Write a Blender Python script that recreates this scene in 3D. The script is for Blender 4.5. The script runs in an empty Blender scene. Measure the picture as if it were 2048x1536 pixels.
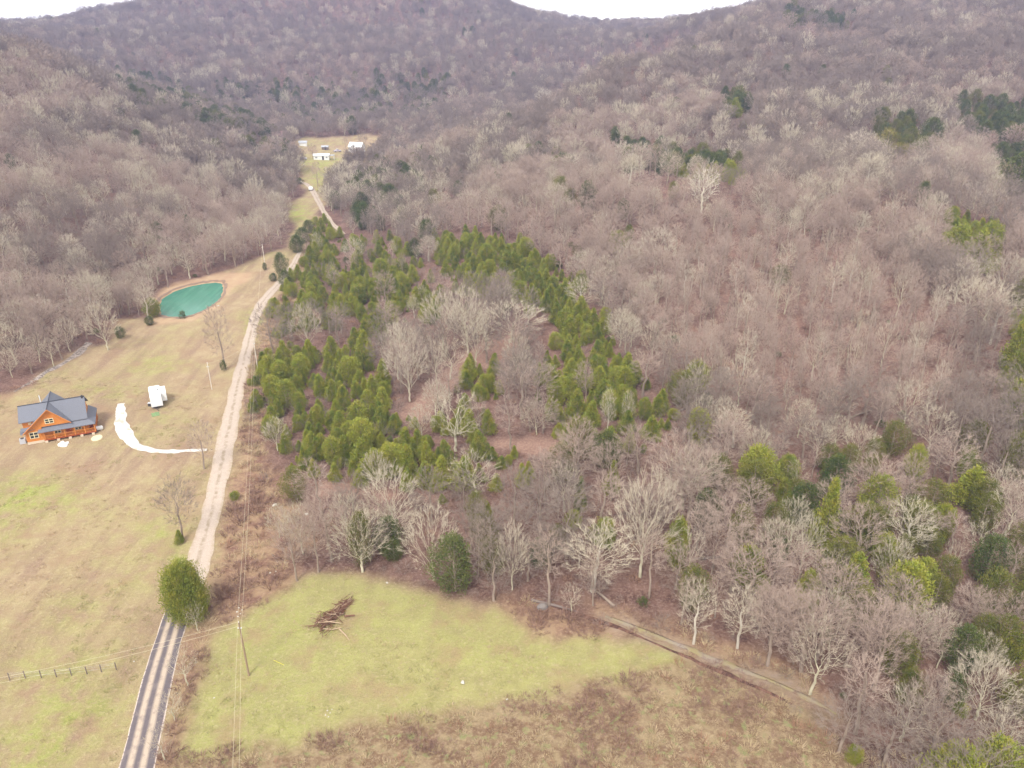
import bpy, math, random
import numpy as np
from mathutils import Vector, Matrix

scene = bpy.context.scene
COL = scene.collection
R = math.radians
# ------------------------------------------------------------------ camera
CAMH, PITCH, FPX = 75.0, 25.3, 1558.0
cam_d = bpy.data.cameras.new('camera')
cam_d.sensor_width = 36.0
cam_d.lens = FPX / 2048 * 36.0
cam_d.clip_start = 0.5
cam_d.clip_end = 9000
cam = bpy.data.objects.new('camera', cam_d)
cam.location = (0, 0, CAMH)
cam.rotation_euler = (R(90 - PITCH), 0, 0)
COL.objects.link(cam)
scene.camera = cam
# ------------------------------------------------------------------ sky, sun
SUN_EL, SUN_ROT = 52.0, 200.0
world = bpy.data.worlds.new('World')
scene.world = world
world.use_nodes = True
wn = world.node_tree
wn.nodes.clear()
sky = wn.nodes.new('ShaderNodeTexSky')
sky.sky_type = 'NISHITA'
sky.sun_disc = False
sky.sun_elevation = R(SUN_EL)
sky.sun_rotation = R(SUN_ROT)
sky.air_density = 1.0
sky.dust_density = 4.0
sky.ozone_density = 1.0
hs = wn.nodes.new('ShaderNodeHueSaturation')          # thin even cloud: the blue is mostly washed out
hs.inputs['Saturation'].default_value = 0.12
hs.inputs['Value'].default_value = 1.0
bg = wn.nodes.new('ShaderNodeBackground')
bg.inputs['Strength'].default_value = 0.095
wo = wn.nodes.new('ShaderNodeOutputWorld')
wn.links.new(sky.outputs[0], hs.inputs['Color'])
ov = wn.nodes.new('ShaderNodeMix'); ov.data_type = 'RGBA'
ov.inputs[0].default_value = 0.65
ov.inputs[7].default_value = (8.1, 7.75, 7.35, 1)          # pale overcast veil
wtc = wn.nodes.new('ShaderNodeTexCoord'); wsp = wn.nodes.new('ShaderNodeSeparateXYZ'); wmr = wn.nodes.new('ShaderNodeMapRange')   # cloud is thinner, brighter, low over the hills
wmr.inputs[1].default_value = 0.0; wmr.inputs[2].default_value = 0.16; wmr.inputs[3].default_value = 2.1; wmr.inputs[4].default_value = 1.0
wn.links.new(wtc.outputs['Generated'], wsp.inputs[0]); wn.links.new(wsp.outputs[2], wmr.inputs[0])
wvm = wn.nodes.new('ShaderNodeVectorMath'); wvm.operation = 'SCALE'; wvm.inputs[0].default_value = (8.1, 7.75, 7.35); wn.links.new(wmr.outputs[0], wvm.inputs['Scale']); wn.links.new(wvm.outputs[0], ov.inputs[7])
wn.links.new(hs.outputs[0], ov.inputs[6])
wn.links.new(ov.outputs[2], bg.inputs['Color'])
wn.links.new(bg.outputs[0], wo.inputs['Surface'])
sun_d = bpy.data.lights.new('sun', 'SUN')
sun_d.energy = 1.5
sun_d.angle = R(11)
sun_d.color = (1.0, 0.95, 0.88)
sun = bpy.data.objects.new('sun', sun_d)
az = R(SUN_ROT)
sdir = Vector((math.sin(az) * math.cos(R(SUN_EL)), math.cos(az) * math.cos(R(SUN_EL)), math.sin(R(SUN_EL))))
sun.rotation_euler = sdir.to_track_quat('Z', 'Y').to_euler()
sun.location = (0, 0, 300)
COL.objects.link(sun)
scene.view_settings.view_transform = 'Standard'
scene.view_settings.look = 'None'
scene.view_settings.exposure = 1.27
scene.view_settings.gamma = 1.0
scene.cycles.max_bounces = 4
scene.cycles.diffuse_bounces = 2
scene.cycles.glossy_bounces = 2
scene.cycles.transmission_bounces = 2
scene.cycles.transparent_max_bounces = 4
scene.cycles.volume_bounces = 0
scene.cycles.use_adaptive_sampling = True
scene.cycles.adaptive_threshold = 0.02
scene.cycles.use_denoising = True

# ------------------------------------------------------------------ photo pixel <-> world
cP, sP = math.cos(R(PITCH)), math.sin(R(PITCH))
def pix_dir(u, v):
    dv = v - 768.0
    return (u - 1024.0, FPX * cP - dv * sP, -FPX * sP - dv * cP)
def project(x, y, z):
    d = y * cP - (z - CAMH) * sP
    d = np.where(d < 1, 1, d)
    return 1024 + FPX * x / d, 768 + FPX * (-(z - CAMH) * cP - y * sP) / d

# ------------------------------------------------------------------ terrain
# (u, v, Y): the ground seen at that place of the photo lies Y metres ahead
CP = [
 # left hill
 (0,700,164),(0,600,188),(0,500,222),(0,400,268),(0,300,315),(0,200,362),(0,95,425),
 (200,580,214),(200,500,240),(200,400,286),(200,300,345),(200,215,410),
 (400,480,272),(400,400,318),(400,320,385),(400,270,440),
 (530,440,312),(530,360,388),(540,315,450),
 # far hill
 (450,225,640),(650,225,660),(850,235,640),(300,150,720),(500,150,740),(700,150,750),(900,150,740),(1100,170,700),
 (200,90,800),(400,90,850),(600,90,860),(800,90,860),(1000,95,840),(180,68,930),(290,50,960),(400,40,940),(600,40,960),(800,40,960),(1000,50,950),
 (400,-40,1080),(600,-70,1080),(800,-70,1080),(950,-20,1080),
 (1180,100,860),(1150,84,1050),(1250,90,980),(1070,62,1000),(1340,75,800),
 # centre flank
 (700,480,285),(700,400,345),(760,350,400),(800,450,290),(800,400,325),(850,330,400),(900,360,350),(880,300,450),
 (1000,600,203),(1000,520,235),(1000,450,268),(1000,350,335),(1000,290,395),(1000,245,450),
 (1100,420,275),(1100,330,350),(1100,210,475),
 (1200,600,195),(1200,500,230),(1200,400,272),(1200,350,312),(1200,300,378),(1200,220,440),(1200,155,520),
 (1350,110,580),(1450,58,650),(1530,25,720),(1700,10,760),(1900,0,740),(2100,0,720),
 (1400,500,222),(1400,400,254),(1400,330,330),(1400,250,395),(1400,170,480),
 (1500,600,184),(1500,700,163),(1600,500,214),(1600,400,252),(1600,300,340),(1600,200,430),(1600,110,540),
 (1800,600,178),(1800,500,207),(1800,400,243),(1800,280,345),(1800,160,445),(1800,80,570),
 (2000,600,174),(2000,500,204),(2000,420,238),(2000,330,318),(2000,230,395),(2000,120,480),(2000,50,590),
 (1500,850,133),(1800,800,138),(2048,800,136),(2048,1100,95),(1800,1000,109),
]
WP = [(-150,40,0),(-80,40,0),(0,40,0),(80,40,0),(150,40,1),(-150,90,0),(-60,90,0),(0,90,0),(50,90,0),(90,90,1),(-180,130,2),(-130,130,0),(-80,130,0),(-20,130,0),(30,130,1),
 (-100,170,0),(-60,170,0),(-20,170,0),(20,170,2),(-80,210,0),(-50,210,0),(-20,210,0.5),(15,210,3),(-95,230,1),(-80,260,1.5),(-70,245,.5),(-40,260,0),(-85,300,2),(-75,330,3),(-60,300,0),
 (-120,460,2),(-110,420,1),(-130,500,2),(-110,540,2),(-90,540,2),(-60,540,2),(-150,540,3),(-95,380,0),(-80,340,0),(-100,500,0),(-60,480,2),
 (-350,600,45),(-250,580,22),(-200,560,12),(-380,420,62),(-560,300,75),(-560,500,95),(-420,200,50),(-300,100,30),(-400,-50,30),(-250,180,28),
 (-700,1000,60),(-500,1200,60),(-300,1300,70),(-60,1300,80),(-800,1600,50),(-900,1300,50),(-100,1700,60),(300,1500,52),(230,1400,45),(150,1400,48),(180,1600,45),(700,1300,110),(500,1000,120),(300,900,90),
 (350,150,35),(500,300,70),(350,0,20),(450,550,100),(650,700,130),(150,150,7),(200,220,20),(300,300,30),
 (0,560,10),(80,640,14),(50,800,24),(20,520,8),(45,580,10),(100,720,20),(140,760,28),(-50,600,8),(0,-100,0),(150,-100,5),(-150,-100,0),(-900,-200,60),(900,-200,60),(900,800,120),(-900,700,90),(100,1000,55),(160,1150,60),(-40,1150,95)]
def build_rbf():
    P = []
    for u, v, Y in CP:
        d = pix_dir(u, v)
        P.append((d[0] / d[1] * Y, Y, CAMH + d[2] / d[1] * Y))
    P += WP
    P = np.array(P, float)
    r = np.hypot(P[:, None, 0] - P[None, :, 0], P[:, None, 1] - P[None, :, 1])
    c = 25.0
    A = -np.sqrt(r * r + c * c) + np.eye(len(P)) * 3.0
    n = len(P)
    M = np.zeros((n + 1, n + 1)); M[:n, :n] = A; M[:n, n] = 1; M[n, :n] = 1
    w = np.linalg.solve(M, np.append(P[:, 2], 0))
    return P, w, c
RP, RW, RC = build_rbf()
def _hash(ix, iy, s):
    h = (ix * 374761393 + iy * 668265263 + s * 974634777) & 0x7fffffff
    h = ((h ^ (h >> 13)) * 1274126177) & 0x7fffffff
    return ((h ^ (h >> 16)) & 0xffff) / 65535.0
def vnoise(x, y, scale, seed=0):
    x = np.asarray(x, float) / scale; y = np.asarray(y, float) / scale
    ix = np.floor(x).astype(np.int64); iy = np.floor(y).astype(np.int64)
    fx = x - ix; fy = y - iy
    fx = fx * fx * (3 - 2 * fx); fy = fy * fy * (3 - 2 * fy)
    a = _hash(ix, iy, seed); b = _hash(ix + 1, iy, seed); c = _hash(ix, iy + 1, seed); d = _hash(ix + 1, iy + 1, seed)
    return (a * (1 - fx) + b * fx) * (1 - fy) + (c * (1 - fx) + d * fx) * fy
def inside(poly, u, v):
    u = np.asarray(u, float); v = np.asarray(v, float)
    res = np.zeros(u.shape, bool)
    n = len(poly)
    for i in range(n):
        x1, y1 = poly[i][:2]; x2, y2 = poly[(i + 1) % n][:2]
        if y1 == y2: continue
        cond = ((y1 > v) != (y2 > v)) & (u < (x2 - x1) * (v - y1) / (y2 - y1) + x1)
        res ^= cond
    return res
def flat_xy(u, v, z=0.0):
    d = pix_dir(u, v); t = (z - CAMH) / d[2]
    return (d[0] * t, d[1] * t)
POND_PX = [(316,612),(322,598),(345,583),(375,573),(405,567),(432,564),(446,567),(449,578),(444,594),(430,608),(411,620),(390,629),(368,635),(340,635),(320,630)]
POND = np.array([flat_xy(*p, -0.1) for p in POND_PX])
PC = POND.mean(0)
HOUSE = np.array(flat_xy(120, 862))
def hz(x, y):
    x = np.atleast_1d(np.asarray(x, float)); y = np.atleast_1d(np.asarray(y, float))
    out = np.empty(x.size); xf = x.ravel(); yf = y.ravel()
    for s in range(0, x.size, 20000):
        e = s + 20000
        r = np.hypot(xf[s:e, None] - RP[None, :, 0], yf[s:e, None] - RP[None, :, 1])
        out[s:e] = -(np.sqrt(r * r + RC * RC) @ RW[:-1]) + RW[-1]
    z = out.reshape(x.shape)
    slope = np.clip((z - 1.5) / 14.0, 0, 1)
    z = z + slope * ((vnoise(x, y, 55, 1) - .5) * 7 + (vnoise(x, y, 22, 2) - .5) * 2.6) + (vnoise(x, y, 30, 3) - .5) * .5
    # far ridge that closes the view
    z = z + 0
    # level ground round pond and house
    dp = np.hypot((x - PC[0]) / 1.1, (y - PC[1]) / 1.6)
    k = np.clip(1 - (dp - 14) / 14, 0, 1); k = k * k * (3 - 2 * k)
    z = z * (1 - k) + 0.15 * k
    dh = np.hypot(x - HOUSE[0], y - HOUSE[1]); k = np.clip(1 - (dh - 10) / 12, 0, 1)
    z = z * (1 - k)
    ins = inside(POND, x, y)
    if ins.any():
        dmin = np.full(x.shape, 1e9)
        n = len(POND)
        for i in range(n):
            a = POND[i]; b = POND[(i + 1) % n]; ab = b - a; L = (ab ** 2).sum()
            t = np.clip(((x - a[0]) * ab[0] + (y - a[1]) * ab[1]) / L, 0, 1)
            dmin = np.minimum(dmin, np.hypot(x - a[0] - t * ab[0], y - a[1] - t * ab[1]))
        z = np.where(ins, z - np.minimum(dmin * .6, 1.8), z)
    return z
def h1(x, y): return float(hz([x], [y])[0])
_ys = np.concatenate([np.arange(20, 120, 4.0), np.arange(120, 400, 6), np.arange(400, 1400, 12)])
def at(u, v):
    """place on the ground seen at photo pixel u, v"""
    d = pix_dir(u, v)
    xs = d[0] / d[1] * _ys; rz = CAMH + d[2] / d[1] * _ys
    g = hz(xs, _ys)
    bel = np.nonzero(rz < g)[0]
    i = bel[0] if len(bel) else len(_ys) - 1
    lo, hi = _ys[max(i - 1, 0)], _ys[i]
    for _ in range(3):
        yy = np.linspace(lo, hi, 9); b = (CAMH + d[2] / d[1] * yy) < hz(d[0] / d[1] * yy, yy)
        j = int(np.argmax(b)) if b.any() else 8
        lo, hi = yy[max(j - 1, 0)], yy[j]
    Y = (lo + hi) / 2; X = d[0] / d[1] * Y
    return Vector((X, Y, h1(X, Y)))
def mpp(p): return (p[1] * cP - (p[2] - CAMH) * sP) / FPX     # metres per photo pixel there
def top_h(p, vtop):
    d = pix_dir(0, vtop)
    return CAMH + d[2] / d[1] * p[1] - p[2]

# ------------------------------------------------------------------ node helpers
def mat(name, rough=0.9):
    m = bpy.data.materials.new(name); m.use_nodes = True
    b = m.node_tree.nodes['Principled BSDF']
    b.inputs['Roughness'].default_value = rough
    try: b.inputs['Specular IOR Level'].default_value = 0.2
    except Exception: pass
    return m, m.node_tree, b
def nd(nt, t, **kw):
    n = nt.nodes.new(t)
    for k, v in kw.items():
        if k.startswith('_'): setattr(n, k[1:], v)
        else: n.inputs[k].default_value = v
    return n
def mix(nt, fac, a, b, blend='MIX'):
    n = nt.nodes.new('ShaderNodeMix'); n.data_type = 'RGBA'; n.blend_type = blend
    for s, val in ((0, fac), (6, a), (7, b)):
        if hasattr(val, 'is_linked') or hasattr(val, 'links'): nt.links.new(val, n.inputs[s])
        elif s == 0: n.inputs[0].default_value = val
        else: n.inputs[s].default_value = (*val, 1)
    return n.outputs[2]
def noise(nt, scale, vec=None, detail=4, rough=.6):
    n = nt.nodes.new('ShaderNodeTexNoise')
    n.inputs['Scale'].default_value = scale; n.inputs['Detail'].default_value = detail; n.inputs['Roughness'].default_value = rough
    if vec is not None: nt.links.new(vec, n.inputs['Vector'])
    return n.outputs[0]
def ramp(nt, src, lo, hi):
    n = nt.nodes.new('ShaderNodeMapRange'); n.inputs[1].default_value = lo; n.inputs[2].default_value = hi
    nt.links.new(src, n.inputs[0]); return n.outputs[0]
def math_n(nt, op, a, b):
    n = nt.nodes.new('ShaderNodeMath'); n.operation = op
    for i, v in enumerate((a, b)):
        if hasattr(v, 'links'): nt.links.new(v, n.inputs[i])
        else: n.inputs[i].default_value = v
    return n.outputs[0]
def plain(name, col, rough=.7, var=.12, scale=6.0, metal=0.0):
    m, nt, b = mat(name, rough)
    tc = nt.nodes.new('ShaderNodeTexCoord')
    n = noise(nt, scale, tc.outputs['Object'])
    c = mix(nt, n, tuple(x * (1 - var) for x in col), tuple(min(1, x * (1 + var)) for x in col))
    nt.links.new(c, b.inputs['Base Color']); b.inputs['Metallic'].default_value = metal
    return m

# ------------------------------------------------------------------ mesh helpers
class MB:
    def __init__(s): s.v = []; s.f = []
    def add(s, vs, fs):
        o = len(s.v); s.v += [tuple(p) for p in vs]; s.f += [tuple(i + o for i in f) for f in fs]
    def box(s, x0, y0, z0, x1, y1, z1):
        s.add([(x0,y0,z0),(x1,y0,z0),(x1,y1,z0),(x0,y1,z0),(x0,y0,z1),(x1,y0,z1),(x1,y1,z1),(x0,y1,z1)],
              [(0,3,2,1),(4,5,6,7),(0,1,5,4),(1,2,6,5),(2,3,7,6),(3,0,4,7)])
    def slab(s, pts, th):
        """polygon pts (ccw from above) with thickness th downwards"""
        n = len(pts)
        s.add([tuple(p) for p in pts] + [(p[0], p[1], p[2] - th) for p in pts],
              [tuple(range(n)), tuple(range(2 * n - 1, n - 1, -1))] + [(i, i + n, (i + 1) % n + n, (i + 1) % n) for i in range(n)])
    def prism(s, pts, y0, y1):
        """xz outline extruded along y"""
        n = len(pts)
        s.add([(p[0], y0, p[1]) for p in pts] + [(p[0], y1, p[1]) for p in pts],
              [tuple(range(n)), tuple(range(2 * n - 1, n - 1, -1))] + [(i, i + n, (i + 1) % n + n, (i + 1) % n) for i in range(n)])
    def tube(s, path, rad, n=5):
        o = len(s.v)
        P = [Vector(p) for p in path]
        up = None
        for i, p in enumerate(P):
            d = (P[min(i + 1, len(P) - 1)] - P[max(i - 1, 0)]).normalized()
            a = d.orthogonal().normalized() if up is None else (up - d * up.dot(d)).normalized()
            up = a; b = d.cross(a)
            r = rad[i] if hasattr(rad, '__len__') else rad
            for k in range(n):
                t = 2 * math.pi * k / n
                s.v.append(tuple(p + (a * math.cos(t) + b * math.sin(t)) * r))
        for i in range(len(P) - 1):
            for k in range(n):
                k2 = (k + 1) % n
                s.f.append((o + i * n + k, o + i * n + k2, o + (i + 1) * n + k2, o + (i + 1) * n + k))
        s.f.append(tuple(o + k for k in range(n))[::-1]); e = o + (len(P) - 1) * n
        s.f.append(tuple(e + k for k in range(n)))
    def data(s, name, m):
        me = bpy.data.meshes.new(name); me.from_pydata(s.v, [], s.f); me.update()
        if m: me.materials.append(m)
        return me
    def build(s, name, m, parent=None):
        o = bpy.data.objects.new(name, s.data(name, m)); COL.objects.link(o)
        if parent: o.parent = parent
        return o
def tag(o, label=None, cat=None, group=None, kind=None):
    if label: o['label'] = label
    if cat: o['category'] = cat
    if group: o['group'] = group
    if kind: o['kind'] = kind
    return o
def empty(name, loc=(0, 0, 0), rz=0.0):
    o = bpy.data.objects.new(name, None); o.location = loc; o.rotation_euler = (0, 0, rz)
    o.empty_display_size = .5; COL.objects.link(o); return o

# ------------------------------------------------------------------ zones, as outlines on the photo's ground
OPEN = [(-60,800),(60,772),(130,718),(180,690),(212,690),(236,640),(292,642),(312,600),(340,575),(440,548),(520,512),(575,492),(588,450),(570,425),(572,408),(612,394),
 (600,350),(590,310),(600,286),(640,275),(730,272),(770,275),(765,300),(745,322),(700,335),(660,372),(655,400),(640,420),(622,470),(604,510),(575,560),(548,610),(530,660),(505,740),(492,860),(505,960),(540,1000),
 (545,1080),(590,1165),(680,1132),(800,1165),(900,1195),(1000,1210),(1080,1240),(1220,1262),(1400,1315),(1530,1385),(1640,1470),(1730,1560),(1800,1750),(-700,1750),(-1200,1200),(-900,950),(-300,850)]
FARFIELD = [(592,280),(612,271),(640,279),(690,275),(728,267),(757,270),(752,300),(735,326),(695,338),(658,372),(612,392),(600,350),(588,300)]
MEADOW = [(520,1170),(680,1142),(800,1172),(900,1205),(1000,1215),(1060,1262),(1160,1280),(1230,1268),(1400,1312),(1340,1335),(1150,1372),(1000,1400),(830,1430),(640,1470),(450,1500),(330,1530),(370,1400),(440,1280)]
ROUGH = [(330,1530),(450,1500),(640,1470),(830,1430),(1000,1400),(1150,1372),(1340,1335),(1400,1312),(1560,1390),(1700,1500),(1800,1750),(300,1750)]
SCRUB = [(606,510),(560,590),(530,640),(500,740),(482,860),(470,960),(455,1050),(430,1150),(415,1240),(440,1260),(590,1165),(605,1090),(590,1000),(520,930),(560,720),(640,640),(610,560)]
ROADSIDE = [(380,1240),(415,1240),(430,1270),(400,1370),(365,1430),(340,1540),(310,1700),(260,1700),(300,1536),(340,1370)]
BANK = [(1000,1190),(1080,1210),(1220,1240),(1220,1262),(1160,1280),(1060,1262),(1010,1225)]
BANK2 = [(1230,1262),(1400,1312),(1440,1330),(1560,1385),(1700,1450),(1600,1340),(1400,1255),(1240,1215),(1150,1200)]
TRAIL = [(1205,1226),(1262,1244),(1340,1277),(1450,1318),(1560,1358),(1700,1440),(1690,1452),(1548,1374),(1436,1334),(1332,1294),(1252,1262),(1210,1244)]
DAM = [(300,612),(315,590),(350,565),(440,545),(510,545),(500,562),(462,572),(455,595),(420,622),(375,645),(310,648),(296,630)]
CEDARS = [
 ([(515,745),(560,715),(640,705),(725,690),(765,760),(790,840),(830,880),(890,930),(900,985),(850,1015),(790,975),(690,985),(590,955),(550,890),(505,860),(505,800)], .95),
 ([(565,560),(585,520),(640,498),(700,505),(720,560),(790,585),(800,650),(760,690),(690,665),(600,660),(545,680),(540,630)], .85),
 ([(690,470),(780,480),(900,580),(880,650),(770,650),(690,570)], .55),
 ([(860,485),(940,475),(1040,495),(1130,550),(1200,610),(1235,700),(1290,770),(1345,840),(1310,910),(1160,915),(1095,870),(1070,790),(1095,720),(1100,650),(1010,605),(910,590)], .97),
 ([(915,730),(990,745),(1020,860),(980,905),(860,910),(790,890),(780,830),(850,850),(900,830)], .6),
 ([(830,900),(960,880),(1010,900),(1090,960),(930,1010),(850,1010)], .75),
 ([(610,960),(700,1000),(690,960)], .3),
 ([(560,500),(606,440),(650,430),(700,500),(600,540)], .65),
 ([(660,395),(760,330),(850,300),(900,330),(760,470),(680,440)], .3),
 ([(1210,280),(1330,320),(1440,330),(1500,350),(1480,385),(1400,360),(1300,345),(1230,320)], .75),
 ([(1430,190),(1500,200),(1490,250),(1440,230)], .6),
 ([(1880,440),(1990,460),(2000,540),(1930,560),(1880,500)], .8),
 ([(1990,640),(2120,620),(2120,980),(2030,900),(2000,780)], .85),
 ([(1900,210),(2120,220),(2120,300),(1980,300),(1910,260)], .6),
 ([(1980,310),(2120,330),(2120,420),(1990,380)], .8),
 ([(1740,250),(1860,270),(1860,320),(1760,310)], .6),
 ([(235,150),(330,165),(420,205),(480,235),(560,280),(600,325),(560,340),(470,300),(380,260),(300,240),(240,195)], .48),
 ([(430,170),(900,150),(900,235),(640,255),(520,225),(430,200)], .34),
 ([(1540,940),(1900,900),(2150,820),(2150,1500),(1900,1450),(1640,1250),(1560,1100)], .30),
 ([(1560,30),(1720,40),(1700,70),(1560,60)], .5),
 ([(1350,800),(1480,900),(1450,1000),(1300,980),(1280,920)], .15),
]
BARESPOTS = [[(790,830),(840,790),(890,740),(960,690),(1040,660),(1060,690),(960,740),(880,800),(840,850)],
 [(985,880),(1060,870),(1180,880),(1190,905),(1100,915),(990,900)],
 [(540,965),(640,960),(800,985),(960,1010),(820,1000),(640,990)]]

# ------------------------------------------------------------------ ground mesh
def axis(lo, hi, fine, coarse_growth, a, b):
    xs = list(np.arange(a, b + .01, fine)); s = fine
    while xs[-1] < hi: s *= coarse_growth; xs.append(xs[-1] + s)
    s = fine
    while xs[0] > lo: s *= coarse_growth; xs.insert(0, xs[0] - s)
    return np.array(xs)
GX = axis(-1900, 1900, 1.2, 1.035, -150, 150)
GY = axis(-400, 2200, 1.2, 1.022, 48, 280)
XX, YY = np.meshgrid(GX, GY)
ZZ = hz(XX, YY)
lim = np.hypot(XX, YY - 300)
# beyond the modelled hills the land rolls on to a far ridge
far = np.clip((YY - 1300) / 600, 0, 1)
ridge = 44 + 18 * np.exp(-((YY - 1950) / 260) ** 2) * (0.75 + .5 * vnoise(XX, YY * .4, 700, 8)) + 7 * vnoise(XX, YY, 260, 9)
ZZ = ZZ * (1 - far) + np.minimum(ridge, 120) * far
side = np.clip((np.abs(XX) - 900) / 600, 0, 1)
ZZ = ZZ * (1 - side) + (45 + 12 * vnoise(XX, YY, 400, 10)) * side
UU, VV = project(XX, YY, ZZ)
vis = YY > 20
jx = (vnoise(XX, YY, 5, 20) - .5) * 3.2 + (vnoise(XX, YY, 2, 21) - .5) * 1.4
jy = (vnoise(XX, YY, 5, 22) - .5) * 3.2 + (vnoise(XX, YY, 2, 23) - .5) * 1.4
UJ, VJ = project(XX + jx, YY + jy, ZZ)
near = (YY < 620)
field = (inside(OPEN, UJ, VJ) & near & vis) | ((YY <= 45) & (XX < 40))
field |= inside(FARFIELD, UJ, VJ) & near
rough = (inside(ROUGH, UJ, VJ) & vis & near) | ((YY <= 45) & (XX > -40) & (XX < 60))
scrub = (inside(SCRUB, UJ, VJ) | inside(ROADSIDE, UJ, VJ) | inside(BANK, UJ, VJ) | inside(BANK2, UJ, VJ)) & vis & near
trail = inside(TRAIL, UJ, VJ) & vis & near
meadow = inside(MEADOW, UJ, VJ) & vis
dam = inside(DAM, UJ, VJ) & vis & (YY < 400)
bare = np.zeros(XX.shape, bool)
for p in BARESPOTS: bare |= inside(p, UJ, VJ) & near
opens = (inside([(1330,470),(1500,430),(1680,470),(1900,600),(1920,800),(1780,870),(1500,850),(1360,780),(1290,620)], UJ, VJ) & near).astype(float)
green = np.zeros(XX.shape)
def spot(u, v, ru, rv, k):
    global green
    green = np.maximum(green, k * np.exp(-(((UJ - u) / ru) ** 2 + ((VJ - v) / rv) ** 2)))
for a in [(60,990,90,45,.9),(20,1060,60,40,.6),(330,1080,60,60,.55),(120,1400,160,110,.75),(60,1500,140,80,.8),(250,1130,90,50,.4),(600,1270,110,80,.75),(540,1300,90,70,.7),(700,1250,160,60,.5),
          (900,1300,120,50,.45),(560,1400,100,70,.5),(1050,1320,140,30,.55),(1300,1320,100,20,.6),(510,650,14,30,.9),(330,735,70,18,.5),(230,780,90,18,.4),(470,820,10,60,.2),(595,430,24,25,1),(645,365,40,18,.8),
          (620,285,60,8,.5),(640,325,60,14,.9),(650,350,40,16,1.0),(370,1110,24,30,1.0),(850,1200,60,20,.5),(450,1450,60,60,.5),(400,1480,40,30,.5),(150,1200,60,90,.35)]: spot(*a)
green *= near & vis
def blur(a, n=1):
    for _ in range(n):
        a = (np.roll(a, 1, 0) + np.roll(a, -1, 0) + np.roll(a, 1, 1) + np.roll(a, -1, 1) + 2 * a) / 6
    return a
M1 = np.stack([blur(field.astype(float)), blur(rough.astype(float), 1), blur(scrub.astype(float)), blur(green)], -1)
M2 = np.stack([blur(trail.astype(float), 2), blur(dam.astype(float)), blur(np.maximum(bare, .22 * opens)), blur(meadow.astype(float))], -1)
ny, nx = XX.shape
me = bpy.data.meshes.new('ground')
idx = np.arange(ny * nx).reshape(ny, nx)
quads = np.stack([idx[:-1, :-1], idx[:-1, 1:], idx[1:, 1:], idx[1:, :-1]], -1).reshape(-1, 4)
me.vertices.add(ny * nx); me.vertices.foreach_set('co', np.stack([XX, YY, ZZ], -1).astype(np.float32).ravel())
me.loops.add(quads.size); me.loops.foreach_set('vertex_index', quads.astype(np.int32).ravel())
me.polygons.add(len(quads)); me.polygons.foreach_set('loop_start', (np.arange(len(quads)) * 4).astype(np.int32))
me.polygons.foreach_set('use_smooth', np.ones(len(quads), bool))
me.update(calc_edges=True)
for nm, M in (('cover', M1), ('cover_more', M2)):
    at_ = me.color_attributes.new(nm, 'FLOAT_COLOR', 'POINT'); at_.data.foreach_set('color', M.astype(np.float32).ravel())
GM, nt, bs = mat('ground_cover', .95)
geo = nt.nodes.new('ShaderNodeNewGeometry'); pos = geo.outputs['Position']
a1 = nd(nt, 'ShaderNodeVertexColor', _layer_name='cover'); s1 = nt.nodes.new('ShaderNodeSeparateColor'); nt.links.new(a1.outputs[0], s1.inputs[0])
a2 = nd(nt, 'ShaderNodeVertexColor', _layer_name='cover_more'); s2 = nt.nodes.new('ShaderNodeSeparateColor'); nt.links.new(a2.outputs[0], s2.inputs[0])
n_big = noise(nt, .06, pos, 3); n_mid = noise(nt, .35, pos, 5); n_fine = noise(nt, 2.2, pos, 5, .75); n_vf = noise(nt, 7.0, pos, 4, .8)
# stretched noise = faint mowing/drainage streaks
mp = nt.nodes.new('ShaderNodeMapping'); mp.inputs['Scale'].default_value = (.35, .05, .3); mp.inputs['Rotation'].default_value = (0, 0, .35); nt.links.new(pos, mp.inputs[0])
n_str = noise(nt, 1.0, mp.outputs[0], 4)
litter = mix(nt, ramp(nt, n_mid, .35, .65), (.105, .055, .043), (.215, .125, .097))
litter = mix(nt, ramp(nt, n_fine, .46, .74), litter, (.34, .235, .19))
litter = mix(nt, ramp(nt, n_vf, .52, .8), litter, (.055, .034, .028))
tan = mix(nt, ramp(nt, n_mid, .3, .7), (.33, .235, .145), (.43, .335, .20))
tan = mix(nt, ramp(nt, n_str, .45, .62), tan, (.30, .205, .14))
grn = mix(nt, ramp(nt, n_fine, .3, .7), (.25, .30, .060), (.38, .40, .11))
gfac = math_n(nt, 'ADD', a1.outputs[1], math_n(nt, 'MULTIPLY', math_n(nt, 'SUBTRACT', n_big, .42), 1.3))
gfac = math_n(nt, 'MULTIPLY', gfac, ramp(nt, n_mid, .32, .58))
cl = nt.nodes.new('ShaderNodeClamp'); nt.links.new(gfac, cl.inputs[0])
grass = mix(nt, cl.outputs[0], tan, grn)
grass = mix(nt, math_n(nt, 'MULTIPLY', a2.outputs[1], .75), grass, mix(nt, ramp(nt, n_mid, .3, .7), (.29, .285, .105), (.37, .37, .125)))
grass = mix(nt, ramp(nt, n_fine, .52, .78), grass, (.52, .43, .27))
grass = mix(nt, math_n(nt, 'MULTIPLY', ramp(nt, noise(nt, .16, pos, 5, .65), .52, .66), .55), grass, (.33, .215, .135))
grass = mix(nt, ramp(nt, n_vf, .52, .78), grass, (.20, .15, .075))
grass = mix(nt, ramp(nt, noise(nt, 1.1, pos, 6, .8), .58, .72), grass, (.25, .19, .11))
roughc = mix(nt, ramp(nt, n_mid, .38, .54), (.31, .235, .135), (.19, .118, .072))
roughc = mix(nt, ramp(nt, n_fine, .45, .8), roughc, (.44, .34, .21))
roughc = mix(nt, ramp(nt, noise(nt, .9, pos, 3), .55, .7), roughc, (.25, .26, .11))
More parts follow.
